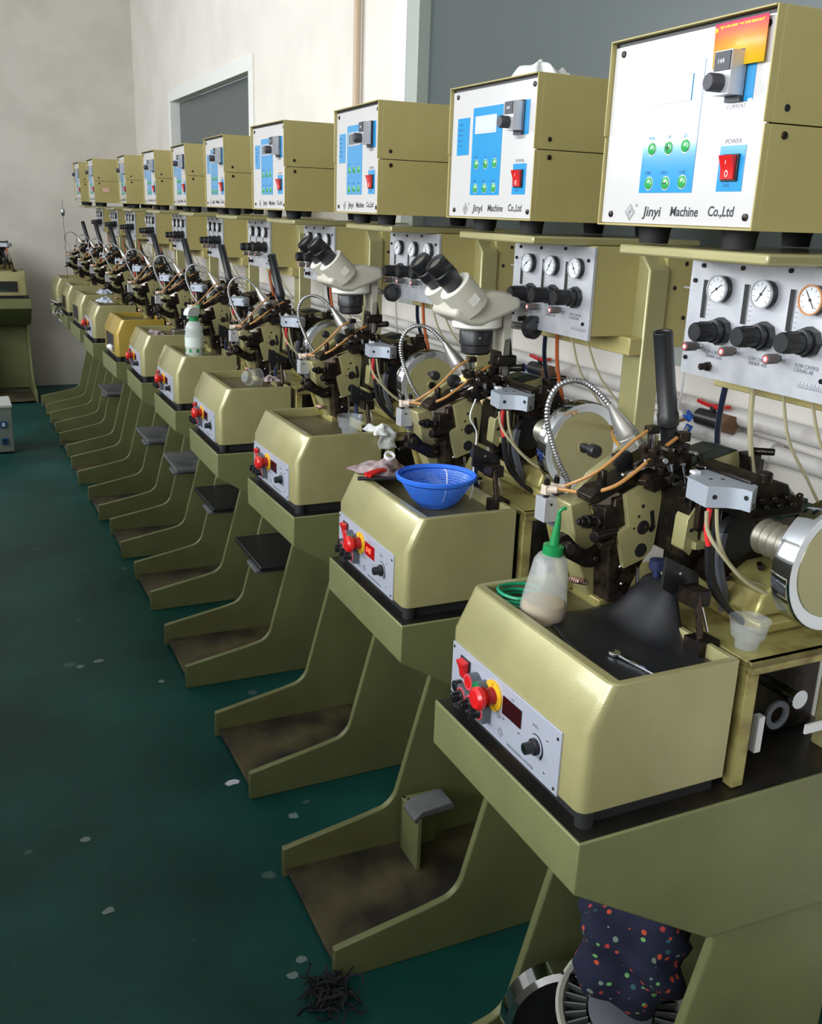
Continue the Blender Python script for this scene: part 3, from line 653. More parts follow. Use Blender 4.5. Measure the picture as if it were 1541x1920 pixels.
    for nm, mt, r, pts in (
        ('red_cable', REDT, .0035, [(.240, -.06, 1.046), (.239, -.06, 1.02), (.243, -.063, .998)]),
        ('black_cable', BLACKT, .0045, [(.243, -.063, .998), (.248, -.065, .96), (.262, -.07, .93), (.300, -.08, .895), (.33, -.08, .889)]),
        ('black_cable', BLACKT, .003, [(.262, -.05, 1.046), (.262, -.05, 1.0), (.262, -.06, .95), (.285, -.07, .91), (.32, -.06, .889)]),
        ('cream_tube', CLEART, .0024, [(.226, -.07, 1.046), (.232, -.07, 1.02), (.246, -.08, .995), (.285, -.09, .955), (.34, -.10, .925), (.38, -.10, .905)]),
        ('cream_tube', CLEART, .0024, [(.246, -.065, 1.046), (.250, -.07, 1.01), (.262, -.08, .98), (.30, -.085, .95), (.37, -.08, .93)])):
        MB().tube(pts, r, 8).build(nm, mt, root)
    # gooseneck lamp
    b = MB(); pts = [(.166, .132, 1.020), (.163, .13, 1.036), (.146, .13, 1.062), (.131, .13, 1.095), (.122, .13, 1.122), (.122, .13, 1.146), (.133, .13, 1.166), (.151, .125, 1.175), (.172, .12, 1.171), (.188, .11, 1.158), (.199, .10, 1.143)]
    b.tube(pts, .0042, 10, rib=.0022); g = b.build('gooseneck_lamp', mat('ribbed_steel_neck', (170, 170, 172), .3, .9), root)
    a = Vector((.199, .10, 1.143)); d = (Vector((.231, .082, 1.090))-a)
    b = MB(); Ld = d.length; b.lathe(a, d, [(.0045, -.004), (.0052, .004), (.0105, Ld*.36), (.0140, Ld*.62), (.0145, Ld*.70), (.0143, Ld*.71), (.0150, Ld*.72), (.0155, Ld*1.0), (.013, Ld*1.0), (.012, Ld*.96)], 26)
    b.build('lamp_head', mat('brushed_lamp_head', (206, 204, 198), .36, .8), g)
    # bare black socket post
    b = MB(); p0 = Vector((.272, .055, 1.07)); p1 = Vector((.230, .05, 1.246)); dd = p1-p0; Lp = dd.length
    b.lathe(p0, dd, [(.011, 0), (.011, Lp*.30), (.014, Lp*.31), (.014, Lp*.40), (.0125, Lp*.41), (.0122, Lp), (.010, Lp), (.009, Lp*.985)], 24)
    b.box(.258, .288, .04, .07, 1.06, 1.10)
    b.build('socket_post', BLACK, root, bevel=.0008)
    return root
mat_fit = mat('cream_fitting', (206, 190, 174), .45)
mat_brnt = mat('brown_tube', (104, 76, 44), .4)
mach0 = make_machine()
index_kids()

# variants of single parts
def new_copy_child(name, parent): return [c for c in bpy.data.objects if c.parent == parent and c.name.split('.')[0] == name]

DESC_BODY = ['with squeeze bottle and black rubber mat on its tray', 'with blue basket on its tray and lit red display', 'with upright clear cup on its tray',
  'with tipped-over clear cup on its tray', 'with green and white spray bottle on its tray', 'with foil carton on its tray', 'yellower paint, open square hole in front',
  'with blue-grey rag on its tray, behind the yellow one', 'with pale rag beside its head', 'with an open hole and loose wiring in front', 'against the far wall']
stands, machines, boxes = [], [], []
for n in range(11):
    x, y, a = M[n]
    st = stand0 if n == 0 else copy_tree(stand0)
    st.location = (x, y, 0); st.rotation_euler = (0, 0, a); stands.append(st)
    skip = ()
    if n in (1, 2): skip += ('socket_post',)
    if n in (6, 8, 9, 10): skip += ('control_panel',)
    mc = mach0 if n == 0 else copy_tree(mach0, skip=skip)
    mc.location = (x, y, 0); mc.rotation_euler = (0, 0, a); machines.append(mc)
index_kids()
for n in range(11):
    for c in KID[stands[n].name]:
        if c.name.split('.')[0] in ('pillar', 'shelf', 'gauge_cabinet', 'cross_beam', 'gauge_panel', 'air_hose', 'copper_hose', 'thin_tube'): c.location.y += UP[n]
SD = ['olive steel stand nearest the camera, floral cloth tucked between its legs', 'second stand from the camera, foot tray with a grey pedal bracket', 'third stand from the camera, paper scrap by its foot tray',
 'fourth stand from the camera with dark footrest box between its legs', 'fifth stand from the camera with black footrest box between its legs', 'sixth stand from the camera, tape ring lying in its foot tray',
 'seventh stand from the camera, under the yellow-olive machine', 'eighth stand from the camera, behind the one under the yellow machine', 'ninth stand from the camera, third from the far end',
 'tenth stand from the camera, last but one before the far wall', 'last stand of the row against the far wall']
for n in range(11):
    tag(stands[n], SD[n], 'machine stand', 'olive steel stands in the row')
    tag(machines[n], '%s bonding machine of the row, %s' % (ORD[n], DESC_BODY[n]), 'bonding machine', 'wire bonding machines in the row')
for n in range(10):
    x, y, a = B[n]; bx = box0 if n == 0 else copy_tree(box0)
    bx.location = (x, y, 1.3705); bx.rotation_euler = (0, 0, a); boxes.append(bx)
    if n == 8: pass
BDX = ['largest and nearest control box, orange card stuck on its white panel', 'second control box from the camera with crumpled tissue on top', 'third control box from the camera, in front of the tall window edge',
 'fourth control box from the camera, just right of the far window', 'fifth control box from the camera, peeling film on its white panel', 'sixth control box from the camera, scuffed side, in front of the far window',
 'seventh control box from the camera, with blue keypad seen edge-on', 'eighth control box from the camera, narrow dull front panel', 'ninth control box with small pink label on its side', 'last control box at the far end of the row']
for n in range(10): tag(boxes[n], BDX[n], 'control box', 'control boxes on the shelves')
index_kids()

for c in KID[stands[0].name]:
    if c.name.startswith('copper_hose'): c.data = c.data.copy(); c.data.materials[0] = CLEART; c.name = 'cream_hose'
# machine 7 yellow paint, open-hole fronts, lit display, LCDs painted white for glare
def swap(o, slot, m):
    o.data = o.data.copy(); o.data.materials[slot] = m
for c in KID[machines[6].name]:
    if c.name.startswith('housing'): swap(c, 0, YOLIVE)
for n in (6, 8, 9):
    mb = MB(); mb.box(.0105, .0119, -.10, .10, .748, .822, 1)
    for (x0, x1, y0, y1, z0, z1) in ((.009, .012, -.104, -.1, .744, .826), (.009, .012, .1, .104, .744, .826), (.009, .012, -.1, .1, .822, .826), (.009, .012, -.1, .1, .744, .748)): mb.box(x0, x1, y0, y1, z0, z1, 0)
    o = mb.build('panel_opening', [YOLIVE if n == 6 else OLIVE, BLACK], machines[n])
mb = MB(); rr = random.Random(3)
for i in range(14): mb.ball((.008+rr.uniform(-.004, .002), rr.uniform(-.06, .02), .752+rr.uniform(0, .012)), .009, 8, 0)
mb.build('loose_wiring', WHITEPL, machines[6])
mb = MB(); rr = random.Random(8)
for i in range(16):
    c = [-.012+rr.uniform(-.02, .012), rr.uniform(-.06, .11), .735+rr.uniform(-.02, .04)]; pts = [tuple(c)]
    for k in range(4): c = [c[0]+rr.uniform(-.02, .015), c[1]+rr.uniform(-.04, .04), c[2]+rr.uniform(-.025, .02)]; c[0] = min(c[0], .004); pts.append(tuple(c))
    mb.tube(pts, .0022, 5, rr.choice((0, 0, 1, 2)), sub=3)
mb.build('loose_wiring', [BLACKT, WHITET, ALU], machines[9])
for c in KID[machines[1].name]:
    if c.name.startswith('control_panel'):
        for d in KID[c.name]:
            if d.name.startswith('speed_display'):
                swap(d, 0, LEDBG); b = MB(); b.text('048', (.0079, .006, .784), .015, 0, shear=.15)
                b.build('lit_digits', LEDON, machines[1], label='glowing red digits')
for n in (0, 1):
    for c in KID[boxes[n].name]:
        if c.name.startswith('keypad'):
            for d in KID[c.name]:
                if d.name.startswith('display'):
                    if n == 0: dd = d.data.copy(); dd.materials[0] = LCD_GLARE; d.data = dd
                    else: d.data = dd
for c in KID[boxes[0].name]:
    if c.name.startswith('instruction_label'): bpy.data.objects.remove(c)
for c in KID[stands[0].name]:
    if c.name.startswith('gauge_panel'):
        g = [d for d in KID[c.name] if d.name.startswith('pressure_gauge')]
        g.sort(key=lambda o: sum(v.co.y for v in o.data.vertices)/len(o.data.vertices)); swap(g[0], 3, DIALO)
index_kids()

# ------------------------------------------------------------------ microscopes
def make_scope():
    root = empty('stereo_microscope', (0, 0, 0))
    e = MB(); ax = Vector((.77, 0, -.73)).normalized()
    for y in (.020, .086):
        p = Vector((.130, y, 1.297)); e = MB()
        e.lathe(p, ax, [(.012, .002), (.014, .0015), (.0185, 0), (.0198, .004), (.0198, .02), (.0185, .022), (.0206, .024), (.0206, .040), (.0192, .042), (.0180, .064)], 26, 0, cap=False)
        e.lathe(p, ax, [(.0138, .003), (.0138, .004)], 24, 1)
        e.build('eyepiece', [BLACK, GLASSD], root)
        e = MB(); q = p+ax*.058
        e.lathe(q, ax, [(.012, 0), (.0318, .0005), (.0320, .003), (.0312, .056), (.026, .060)], 30, 0); e.lathe(q, ax, [(.0314, .0002), (.0314, .0006)], 30, 1)
        if y < .05: e.obox(q+ax*.034+Vector((0, -.0316, 0)), (.016, .0006, .020), rotY(43), 1)
        e.build('prism_tube', [BEIGE, BEIGEL], root)
    b = MB(); poly = [(.165, 1.205), (.20, 1.188), (.225, 1.186), (.300, 1.214), (.306, 1.228), (.294, 1.243), (.245, 1.247), (.2, 1.24), (.172, 1.222)]
    b.prism(poly, 'y', .004, .102); b.build('scope_head', BEIGE, root, bevel=.008, seg=3)
    t = Vector((.03, 0, -1)).normalized()
    b = MB(); b.lathe((.238, .053, 1.206), t, [(.043, 0), (.046, .003), (.046, .024), (.040, .028)], 36); b.build('zoom_ring', BEIGEL, root)
    b = MB(); b.lathe((.238, .053, 1.180), t, [(.0295, 0), (.031, .002), (.031, .030), (.0285, .032), (.0285, .045), (.024, .049)], 32, 0); b.lathe((.230, .023, 1.163), (-.2, -1, 0), [(.0025, 0), (.0025, .002)], 10, 1); b.build('objective_housing', [BLACK, STEEL], root)
    b = MB(); b.box(.283, .300, .03, .07, 1.08, 1.215); b.build('focus_bracket', BEIGE, root, bevel=.002)
    b = MB(); b.cyl((.300, .045, 1.185), (.314, -.005, 1.185), .007, n=12, mi=1); b.lathe((.318, -.002, 1.185), (.25, -1, 0), [(.020, 0), (.021, .002), (.021, .014), (.019, .016), (.012, .016), (.011, .013)], 26, 0); b.build('focus_knob', [BLACK, STEEL], root)
    b = MB(); b.prism([(.285, 1.16), (.300, 1.165), (.308, 1.12), (.300, 1.085), (.292, 1.05), (.276, 1.05), (.280, 1.10)], 'y', .03, .075); b.box(.270, .31, .02, .045, 1.11, 1.13); b.cyl((.30, .03, 1.105), (.315, .0, 1.11), .007, n=10)
    b.build('mounting_arm', BLACKM, root, bevel=.003)
    return root
sc0 = make_scope(); index_kids()
sc1 = copy_tree(sc0)
for o, n, dz, dx, lb in ((sc0, 1, 0, 0, 'beige stereo microscope with black eyepieces and small white sticker, nearer of the two'), (sc1, 2, .008, -.012, 'beige stereo microscope with black eyepieces, farther of the two')):
    x, y, a = M[n]; o.location = (x+dx, y, dz); o.rotation_euler = (0, 0, a); tag(o, lb, 'microscope', 'stereo microscopes over the bonding heads')

# ------------------------------------------------------------------ loose things; P(n, x, y, z) = station coordinates to room coordinates
def P(n, x, y, z=0):
    X, Y, a = M[n]; return Vector((X+x*cos(a)-y*sin(a), Y+x*sin(a)+y*cos(a), z))
TZ = .8712
def thing(name, n, x, y, z, rz=0): return empty(name, P(n, x, y, z), rz)

# squeeze bottle
r = thing('squeeze_bottle', 0, .093, .066, TZ); r.rotation_euler = (radians(3), radians(4), 0)
MB().lathe((0, 0, 0), (0, 0, 1), [(.028, 0), (.030, .003), (.0305, .02), (.0225, .082), (.018, .090), (.012, .093)], 32, cap=False).build('bottle_body', BOTM, r)
MB().lathe((0, 0, 0), (0, 0, 1), [(.0275, .002), (.0285, .004), (.0285, .018), (.027, .026)], 32).build('fluid', FLUID, r, label='pale amber fluid')
b = MB(); b.lathe((0, 0, 0), (0, 0, 1), [(.0135, .090), (.0135, .104), (.010, .105)], 24); b.lathe((0, 0, 0), (0, 0, 1), [(.0068, .104), (.0028, .145)], 14); b.tube([(0, 0, .143), (0, 0, .150), (.003, -.002, .1545), (.007, -.003, .155)], .0023, 8)
b.build('nozzle_cap', GREENP, r); tag(r, 'milky squeeze bottle with green pointed nozzle standing on the nearest tray', 'bottle')
# green hose coil
pts = []
for t in range(0, 30):
    a = t*.62; pts.append((.031*cos(a)*(1+.12*sin(t)), .030*sin(a)*(1-.1*sin(t*.7)), .004+.0020*(t/3)))
b = MB(); b.tube(pts, .0024, 7, sub=3); o = b.build('hose_coil', GREENT); o.location = P(0, .092, .118, TZ); o.rotation_euler = (0, 0, .5)
tag(o, 'coil of thin green hose in the corner of the nearest tray', 'hose')
# black rubber mat, curling up at its back
b = MB(); N = 26; vs = []; fs = []
def mz(x, y):
    u = max(0, min(1, (x-.165)/.065)); v = 1-max(0, min(1, (abs(y+.005)-.02)/.055)); s = u*u*(3-2*u)*v*v*(3-2*v)
    return .8735+.062*s+.002*sin(x*90)*sin(y*70)*(1-s)*.5+.002
for i in range(N+1):
    for j in range(N+1):
        y = -.143+.208*j/N; x0 = .067+.03*(j/N)**2; x = x0+(.212+.024*max(0, 1-abs(y+.005)/.075)-x0)*i/N; vs.append((x, y, mz(x, y)))
for i in range(N):
    for j in range(N): k = i*(N+1)+j; fs.append((k, k+N+1, k+N+2, k+1))
b.add(vs, fs); o = b.build('rubber_mat', mat('black_rubber_sheet', (20, 21, 25), .48, bump=.3, bscale=60)); so = o.modifiers.new('s', 'SOLIDIFY'); so.thickness = .0012
o.location = P(0, 0, 0, 0); tag(o, 'black rubber sheet covering the nearest tray and curling up behind', 'mat')
# wrench
b = MB(); Lw = .072
b.prism([(-.0025, .008), (.0025, .008), (.0022, Lw-.008), (-.0022, Lw-.008)], 'z', 0, .003)
for cy, s in ((0, -1), (Lw, 1)):
    outl = arc(0, cy, .0075, 90*s+40, 90*s+320, 14); inl = [(.0035*cos(radians(90*s+320)), cy+.0035*sin(radians(90*s+320))), (0, cy-.001*s), (.0035*cos(radians(90*s+40)), cy+.0035*sin(radians(90*s+40)))]
    b.prism(outl+inl, 'z', -.0003, .0035)
o = b.build('open_end_wrench', CHROME, bevel=.0005); o.location = P(0, .122, -.140, .8765); o.rotation_euler = (0, 0, radians(9)); tag(o, 'chrome open-ended wrench lying on the black rubber sheet', 'wrench')
# clear cups
def cup(n, x, y, z, s, lb, rot=(0, 0, 0)):
    b = MB(); b.lathe((0, 0, 0), (0, 0, 1), [(0.001, .0005), (.0175, 0), (.0195, .016), (.022, .017), (.0255, .019), (.030, .046), (.0315, .0465), (.0295, .0455), (.0245, .0205), (.0185, .018), (.0165, .002), (.001, .0015)], 32, cap=False)
    o = b.build('plastic_cup', CUPM); o.location = P(n, x, y, z); o.scale = (s, s, s); o.rotation_euler = rot; tag(o, lb, 'cup', 'clear plastic cups'); return o
cup(0, .262, -.128, .8865, .8, 'clear plastic cup standing on the rear frame of the nearest machine')
cup(2, .172, -.085, TZ, 1, 'clear plastic cup standing upright on the third tray')
cup(3, .13, .0, TZ+.027, 1, 'clear plastic cup tipped on its side on the fourth tray', (radians(8), radians(104), .5))
# blue basket
r = thing('plastic_basket', 1, .128, -.030, TZ+.001)
b = MB(); prof = [(.030, .001), (.036, .004), (.045, .013), (.055, .028), (.064, .042), (.067, .050)]; n = 64; vs = []; fs = []
for rr_, h in prof: vs += [(rr_*cos(2*pi*i/n), rr_*sin(2*pi*i/n), h) for i in range(n)]
for k in range(len(prof)-1):
    for i in range(n): fs.append((k*n+i, k*n+(i+1) % n, (k+1)*n+(i+1) % n, (k+1)*n+i))
b.add(vs, fs); o = b.build('basket_bowl', BASKM, r)
uvl = o.data.uv_layers.new(name='UVMap')
for p in o.data.polygons:
    k = p.index//n; i = p.index % n
    for li, (u, v) in zip(p.loop_indices, ((i, k), (i+1, k), (i+1, k+1), (i, k+1))): uvl.data[li].uv = (u/n, v/(len(prof)-1))
b = MB(); b.lathe((0, 0, 0), (0, 0, 1), [(.0665, .046), (.073, .050), (.074, .056), (.071, .058), (.066, .052)], 48, cap=False); b.lathe((0, 0, 0), (0, 0, 1), [(.031, 0), (.031, .002)], 32); b.build('rim', BLUEP, r)
tag(r, 'blue perforated plastic basket on the second tray', 'basket')
# cord from head 2 hanging to the basket
b = MB(); b.tube([(.205, -.02, 1.06), (.19, -.03, 1.03), (.205, -.03, 1.0), (.20, -.035, .95), (.198, -.04, .90), (.185, -.055, .885)], .0013, 6); b.build('hanging_cord', WHITEPL, machines[1])
b = MB(); b.tube([(0, 0, .004), (.01, .006, .03), (.012, .012, .058), (.008, .016, .062)], .0011, 6); o = b.build('white_wire', WHITEPL); o.location = P(1, .14, -.035, TZ); tag(o, 'short white wire curving up inside the blue basket', 'wire')

# crumpled soft things
def rag(name, n, x, y, z, sx, sy, h, m, seed, lb, cat, base=None, rz=0):
    rg = random.Random(seed); ph = [rg.uniform(0, 6) for _ in range(6)]; N = 20; vs = []; fs = []
    for i in range(N+1):
        for j in range(N+1):
            u = i/N*2-1; v = j/N*2-1
            e = max(0, 1-max(abs(u), abs(v))**3)
            hh = h*e*(.45+.3*sin(5*u+ph[0])*cos(4*v+ph[1])+.3*abs(sin(6*u*v+ph[2]+3*v)))+.0012
            k = 1+.22*sin(3*math.atan2(v, u)+ph[3])+.1*sin(7*math.atan2(v, u)+ph[4])
            vs.append((sx*u*k, sy*v*k, max(hh, .001)))
    for i in range(N):
        for j in range(N): k = i*(N+1)+j; fs.append((k, k+N+1, k+N+2, k+1))
    o = MB().add(vs, fs).build(name, m); o.location = P(n, x, y, z) if base is None else base; o.rotation_euler = (0, 0, rz)
    so = o.modifiers.new('s', 'SOLIDIFY'); so.thickness = .0008; tag(o, lb, cat); return o
rag('pink_rag', 1, .090, .138, .893, .046, .036, .028, RAG, 2, 'crumpled pinkish rag on the back corner of the second tray', 'rag')
rag('white_tissue', 2, .225, -.145, .888, .028, .034, .020, TISSUE, 4, 'crumpled white tissue hanging at the rear edge of the third machine', 'tissue')
rag('white_tissue', 1, 0, 0, 0, .03, .045, .03, TISSUE, 9, 'crumpled tissue on top of the second control box', 'tissue', base=Vector((B[1][0]+.04, B[1][1]-.07, 1.5930)))
rag('pink_rag', 5, .10, .03, TZ, .035, .05, .018, RAG, 12, 'small pinkish cloth on the sixth tray', 'rag')
rag('blue_grey_rag', 7, .10, .02, .893, .035, .06, .03, RAGB, 14, 'pale blue rag bunched on the eighth machine', 'rag')
rag('blue_grey_rag', 8, .17, -.04, .888, .04, .05, .03, RAGB, 15, 'pale blue rag beside the head of the ninth machine', 'rag')
rag('tape_scrap', 3, .195, -.05, .893, .02, .028, .015, RAG, 21, 'scrap of paper and tape at the rear of the fourth tray', 'scrap')
# hanging flap of tissue on machine 3
b = MB(); vs = []; fs = []
for i in range(7):
    for j in range(9): vs.append((.005*sin(j*1.1)+.003*i, -.168-.004*sin(i*1.3+j*.5), .890-.044*j/8) if 0 else (.21+i*.0075+.003*sin(j), -.1655-.003*(1+sin(i*1.5+j*.4)), .893-.040*j/8))
for i in range(6):
    for j in range(8): k = i*9+j; fs.append((k, k+9, k+10, k+1))
o = b.add(vs, fs).build('paper_wipe', TISSUE); o.location = P(2, 0, 0, 0); tag(o, 'white paper wipe draped over the near edge of the third machine', 'tissue')
so = o.modifiers.new('s', 'SOLIDIFY'); so.thickness = .0008
# black bar + red-handled pliers + ring on machine 2
b = MB(); b.box(-.052, .052, -.006, .006, 0, .006); o = b.build('black_bar', BLACK, bevel=.002); o.location = P(1, .074, .080, .8935); o.rotation_euler = (0, 0, radians(-17)); tag(o, 'flat black bar lying across the rim of the second tray', 'bar')
b = MB(); b.tube([(0, -.03, 0), (.002, 0, .003), (0, .025, 0)], .005, 8, 0); b.tube([(.010, -.03, 0), (.006, 0, .003), (.002, .025, 0)], .004, 8, 0); b.tube([(.003, .025, .001), (.003, .045, .001)], .003, 8, 1, sub=0)
o = b.build('pliers', [RED, STEEL]); o.location = P(1, .068, .102, .9035); o.rotation_euler = (0, 0, radians(-70)); tag(o, 'red-handled pliers on the corner of the second machine', 'pliers')
b = MB(); b.lathe((0, 0, 0), (0, -.5, .8), [(.008, 0), (.011, 0), (.011, .006), (.008, .006), (.008, 0)], 22, cap=False); o = b.build('tape_ring', WHITEPL); o.location = P(1, .108, .140, .921); tag(o, 'small white ring on top of the pinkish rag', 'ring')
# spray bottle on 5th
r = thing('spray_bottle', 4, .103, -.05, TZ)
MB().lathe((0, 0, 0), (0, 0, 1), [(.001, 0), (.030, .001), (.032, .006), (.032, .075), (.029, .092), (.031, .10), (.024, .118), (.014, .128)], 28, cap=False).build('bottle_body', SPRM, r)
MB().lathe((0, 0, 0), (0, 0, 1), [(.029, .002), (.029, .034)], 24).build('fluid', mat('yellow_cleaning_fluid', (206, 206, 110), .3), r)
b = MB()
for i in range(24):
    a0 = 2*pi*i/24; a1 = 2*pi*(i+1)/24
    b.add([(.0324*cos(a), .0324*sin(a), z) for a, z in ((a0, .040), (a1, .040), (a1, .072), (a0, .072))], [(0, 1, 2, 3)], 0)
    if i % 3 == 0: b.add([(.0327*cos(a), .0327*sin(a), z) for a, z in ((a0, .022), (a1, .022), (a1, .034), (a0, .034))], [(0, 1, 2, 3)], 1)
b.build('wrap_label', [mat('pale_label', (206, 218, 212), .4), GREENP], r)
b = MB(); b.lathe((0, 0, 0), (0, 0, 1), [(.016, .125), (.016, .142), (.012, .143)], 20, 1); b.prism([(-.045, .158), (-.045, .148), (-.012, .142), (.014, .142), (.024, .15), (.024, .172), (-.02, .174), (-.036, .168)], 'y', -.010, .010, 0)
b.prism([(.012, .145), (.030, .148), (.034, .160), (.030, .176), (.022, .176), (.022, .150)], 'y', -.0085, .0085, 1); b.prism([(.002, .145), (.012, .145), (.028, .120), (.024, .116)], 'y', -.005, .005, 1)
h = b.build('trigger_head', [WHITEPL, GREENP], r, bevel=.002); r.rotation_euler = (0, 0, .75); tag(r, 'white and green trigger spray bottle with yellow fluid on the fifth tray', 'spray bottle')
# foil carton on 6th, scraps on 5th tray
b = MB(); b.prism([(-.022, 0), (.022, 0), (.027, .035), (-.027, .035)], 'y', -.03, .03); o = b.build('foil_carton', FOIL, bevel=.002); o.location = P(5, .165, -.10, TZ); tag(o, 'crumpled silver foil carton on the sixth tray', 'carton')

# footrest boxes between legs
fr0 = None
for n, m1, lb in ((3, BLACK, 'dark footrest box with grey front lip between legs of the fourth stand'), (4, BLACK, 'black footrest box between legs of the fifth stand'), (5, TRANSGREY, 'grey footrest box between legs of the sixth stand'),
                  (6, TRANSGREY, 'grey footrest box between legs of the seventh stand'), (8, TRANSGREY, 'pale grey footrest box between legs of the ninth stand')):
    b = MB(); b.box(.128, .30, -.15, .15, .335, .350, 0); b.box(.118, .30, -.13, -.03, .322, .334, 1)
    o = b.build('footrest_box', [m1, TRANSGREY], bevel=.003); X, Y, a = M[n]; o.location = (X, Y, 0); o.rotation_euler = (0, 0, a); tag(o, lb, 'footrest', 'footrest boxes between the stands')
# pedal bracket in foot tray of 2nd stand
r = thing('foot_pedal', 1, 0, 0, .0225); r.rotation_euler = (0, 0, M[1][2])
b = MB(); b.box(.155, .165, .04, .13, 0, .13); b.box(.155, .24, .12, .13, 0, .13); b.build('pedal_bracket', OLIVE_G, r, bevel=.002)
b = MB(); b.prism([(.145, .128), (.165, .145), (.235, .150), (.245, .140), (.235, .134), (.165, .130), (.15, .118)], 'y', .04, .10); b.build('pedal_plate', TRANSGREY, r, bevel=.002); tag(r, 'grey foot pedal on bent olive bracket in the second foot tray', 'pedal')
# tape ring in 6th foot tray
b = MB(); b.lathe((0, 0, 0), (0, 0, 1), [(.055, 0), (.060, 0), (.060, .012), (.055, .012), (.055, 0)], 30, cap=False); o = b.build('cable_ring', BROWNM); o.location = P(5, .06, -.03, .023); tag(o, 'dull ring of banding lying in the sixth foot tray', 'ring')

# things under the nearest station
def blob(name, c, rad, sc, m, seed, lb, cat, amp=.2, nn=26):
    rg = random.Random(seed); ph = [rg.uniform(0, 6) for _ in range(8)]; b = MB(); b.ball((0, 0, 0), 1, nn)
    vs = []
    for v in b.v:
        d = Vector(v).normalized(); k = 1+amp*(sin(4*d.x+ph[0])*cos(5*d.y+ph[1])+.6*sin(7*d.z+5*d.x+ph[2])+.4*sin(11*d.y+ph[3])*cos(9*d.z+ph[4]))
        vs.append((d.x*rad*sc[0]*k, d.y*rad*sc[1]*k, d.z*rad*sc[2]*k))
    b.v = vs; o = b.build(name, m, angle=180); o.location = c; tag(o, lb, cat); return o
b = MB(); b.lathe((0, 0, 0), (-.35, -.35, .87), [(.085, 0), (.1, .01), (.105, .06), (.100, .064), (.093, .06), (.088, .02)], 40, 0, cap=False); b.lathe((0, 0, 0), (-.35, -.35, .87), [(.088, .02), (.055, .022)], 40, 2, cap=False)
d = Vector((-.35, -.35, .87)).normalized(); u = d.orthogonal().normalized(); w = d.cross(u)
for i in range(36):
    a = 2*pi*i/36; cdir = u*cos(a)+w*sin(a); R = Matrix((tuple(cdir), tuple(d.cross(cdir)), tuple(d))).transposed()
    b.obox(tuple(cdir*.073+d*.04), (.036, .0022, .03), R, 1)
b.lathe((0, 0, 0), d, [(.05, .018), (.052, .055), (.03, .06)], 30, 2)
o = b.build('fan_impeller', [mat('grey_cream_plastic', (168, 168, 156), .5), mat('blade_grey', (112, 116, 112), .5), GREYP]); o.location = P(0, .252, .0, .205); o.scale = (.92,)*3; tag(o, 'pale finned fan impeller under the nearest machine, half covered by floral cloth', 'impeller')
b = MB(); b.lathe((0, 0, 0), (-.3, -1, .1), [(.075, 0), (.085, .005), (.085, .035), (.075, .04)], 40, 0, cap=False); b.lathe((0, 0, 0), (-.3, -1, .1), [(.075, .012), (.075, .02)], 32, 1)
o = b.build('chrome_wheel', [CHROME, BLACK]); o.location = P(0, .185, .085, .18); tag(o, 'chrome-rimmed spare wheel leaning under the nearest machine', 'wheel')
b = MB(); b.box(.05, .4, -.148, .148, .0225, .075); o = b.build('storage_carton', mat('dark_carton', (40, 38, 34), .8)); o.location = P(0, 0, 0, 0); tag(o, 'dark storage carton in the foot of the nearest stand', 'carton')
blob('floral_cloth_bag', P(0, .238, -.02, .372), .086, (.95, 1.0, 1.0), FABRIC, 3, 'navy floral print cloth bag stuffed between legs of the nearest stand', 'cloth bag', .17, 40)
# lint by the second stand's foot
b = MB(); rg = random.Random(6)
for i in range(60):
    a = rg.uniform(0, 6.28); c = (rg.gauss(0, .018), rg.gauss(0, .018), rg.uniform(.004, .03)); pts = [c]
    for k in range(4): c = (c[0]+rg.uniform(-.018, .018), c[1]+rg.uniform(-.018, .018), max(.003, c[2]+rg.uniform(-.012, .012))); pts.append(c)
    b.tube(pts, .0022, 5, sub=3)
o = b.build('lint_clump', DUST); o.location = (.505, 1.325, 0); tag(o, 'dark clump of lint on the floor at the foot of the second stand', 'lint')
# paper scraps
for i, (x, y, s, lb) in enumerate(((.529, 2.069, .022, 'white folded paper scrap beside the third foot tray'), (.623, 1.879, .02, 'pale scrap on the floor between the second and third foot trays'), (.176, 1.714, .017, 'pale fleck on open floor, left of the second stand'),
      (.491, 1.435, .014, 'upper of two pale flecks near the lint clump'), (.462, 1.403, .015, 'lower of two pale flecks near the lint clump'), (.162, 1.970, .015, 'pale fleck on open floor left of the third stand'), (.470, 2.672, .014, 'small pale scrap beside the fourth foot tray'),
      (.317, 2.878, .02, 'right-hand pale fleck of the far floor cluster'), (.26, 2.861, .018, 'left-hand pale fleck of the far floor cluster'))):
    rg = random.Random(i+30); k = 8; pts = [(s*rg.uniform(.5, 1)*cos(2*pi*j/k), .8*s*rg.uniform(.5, 1)*sin(2*pi*j/k)) for j in range(k)]
    o = MB().prism(pts, 'z', 0, .0008).build('floor_scrap', mat('pale_scrap%d' % i, (118, 134, 132) if i else (215, 218, 236), .7)); o.location = (x, y, .0004); tag(o, lb, 'scrap', 'pale scraps on the floor')

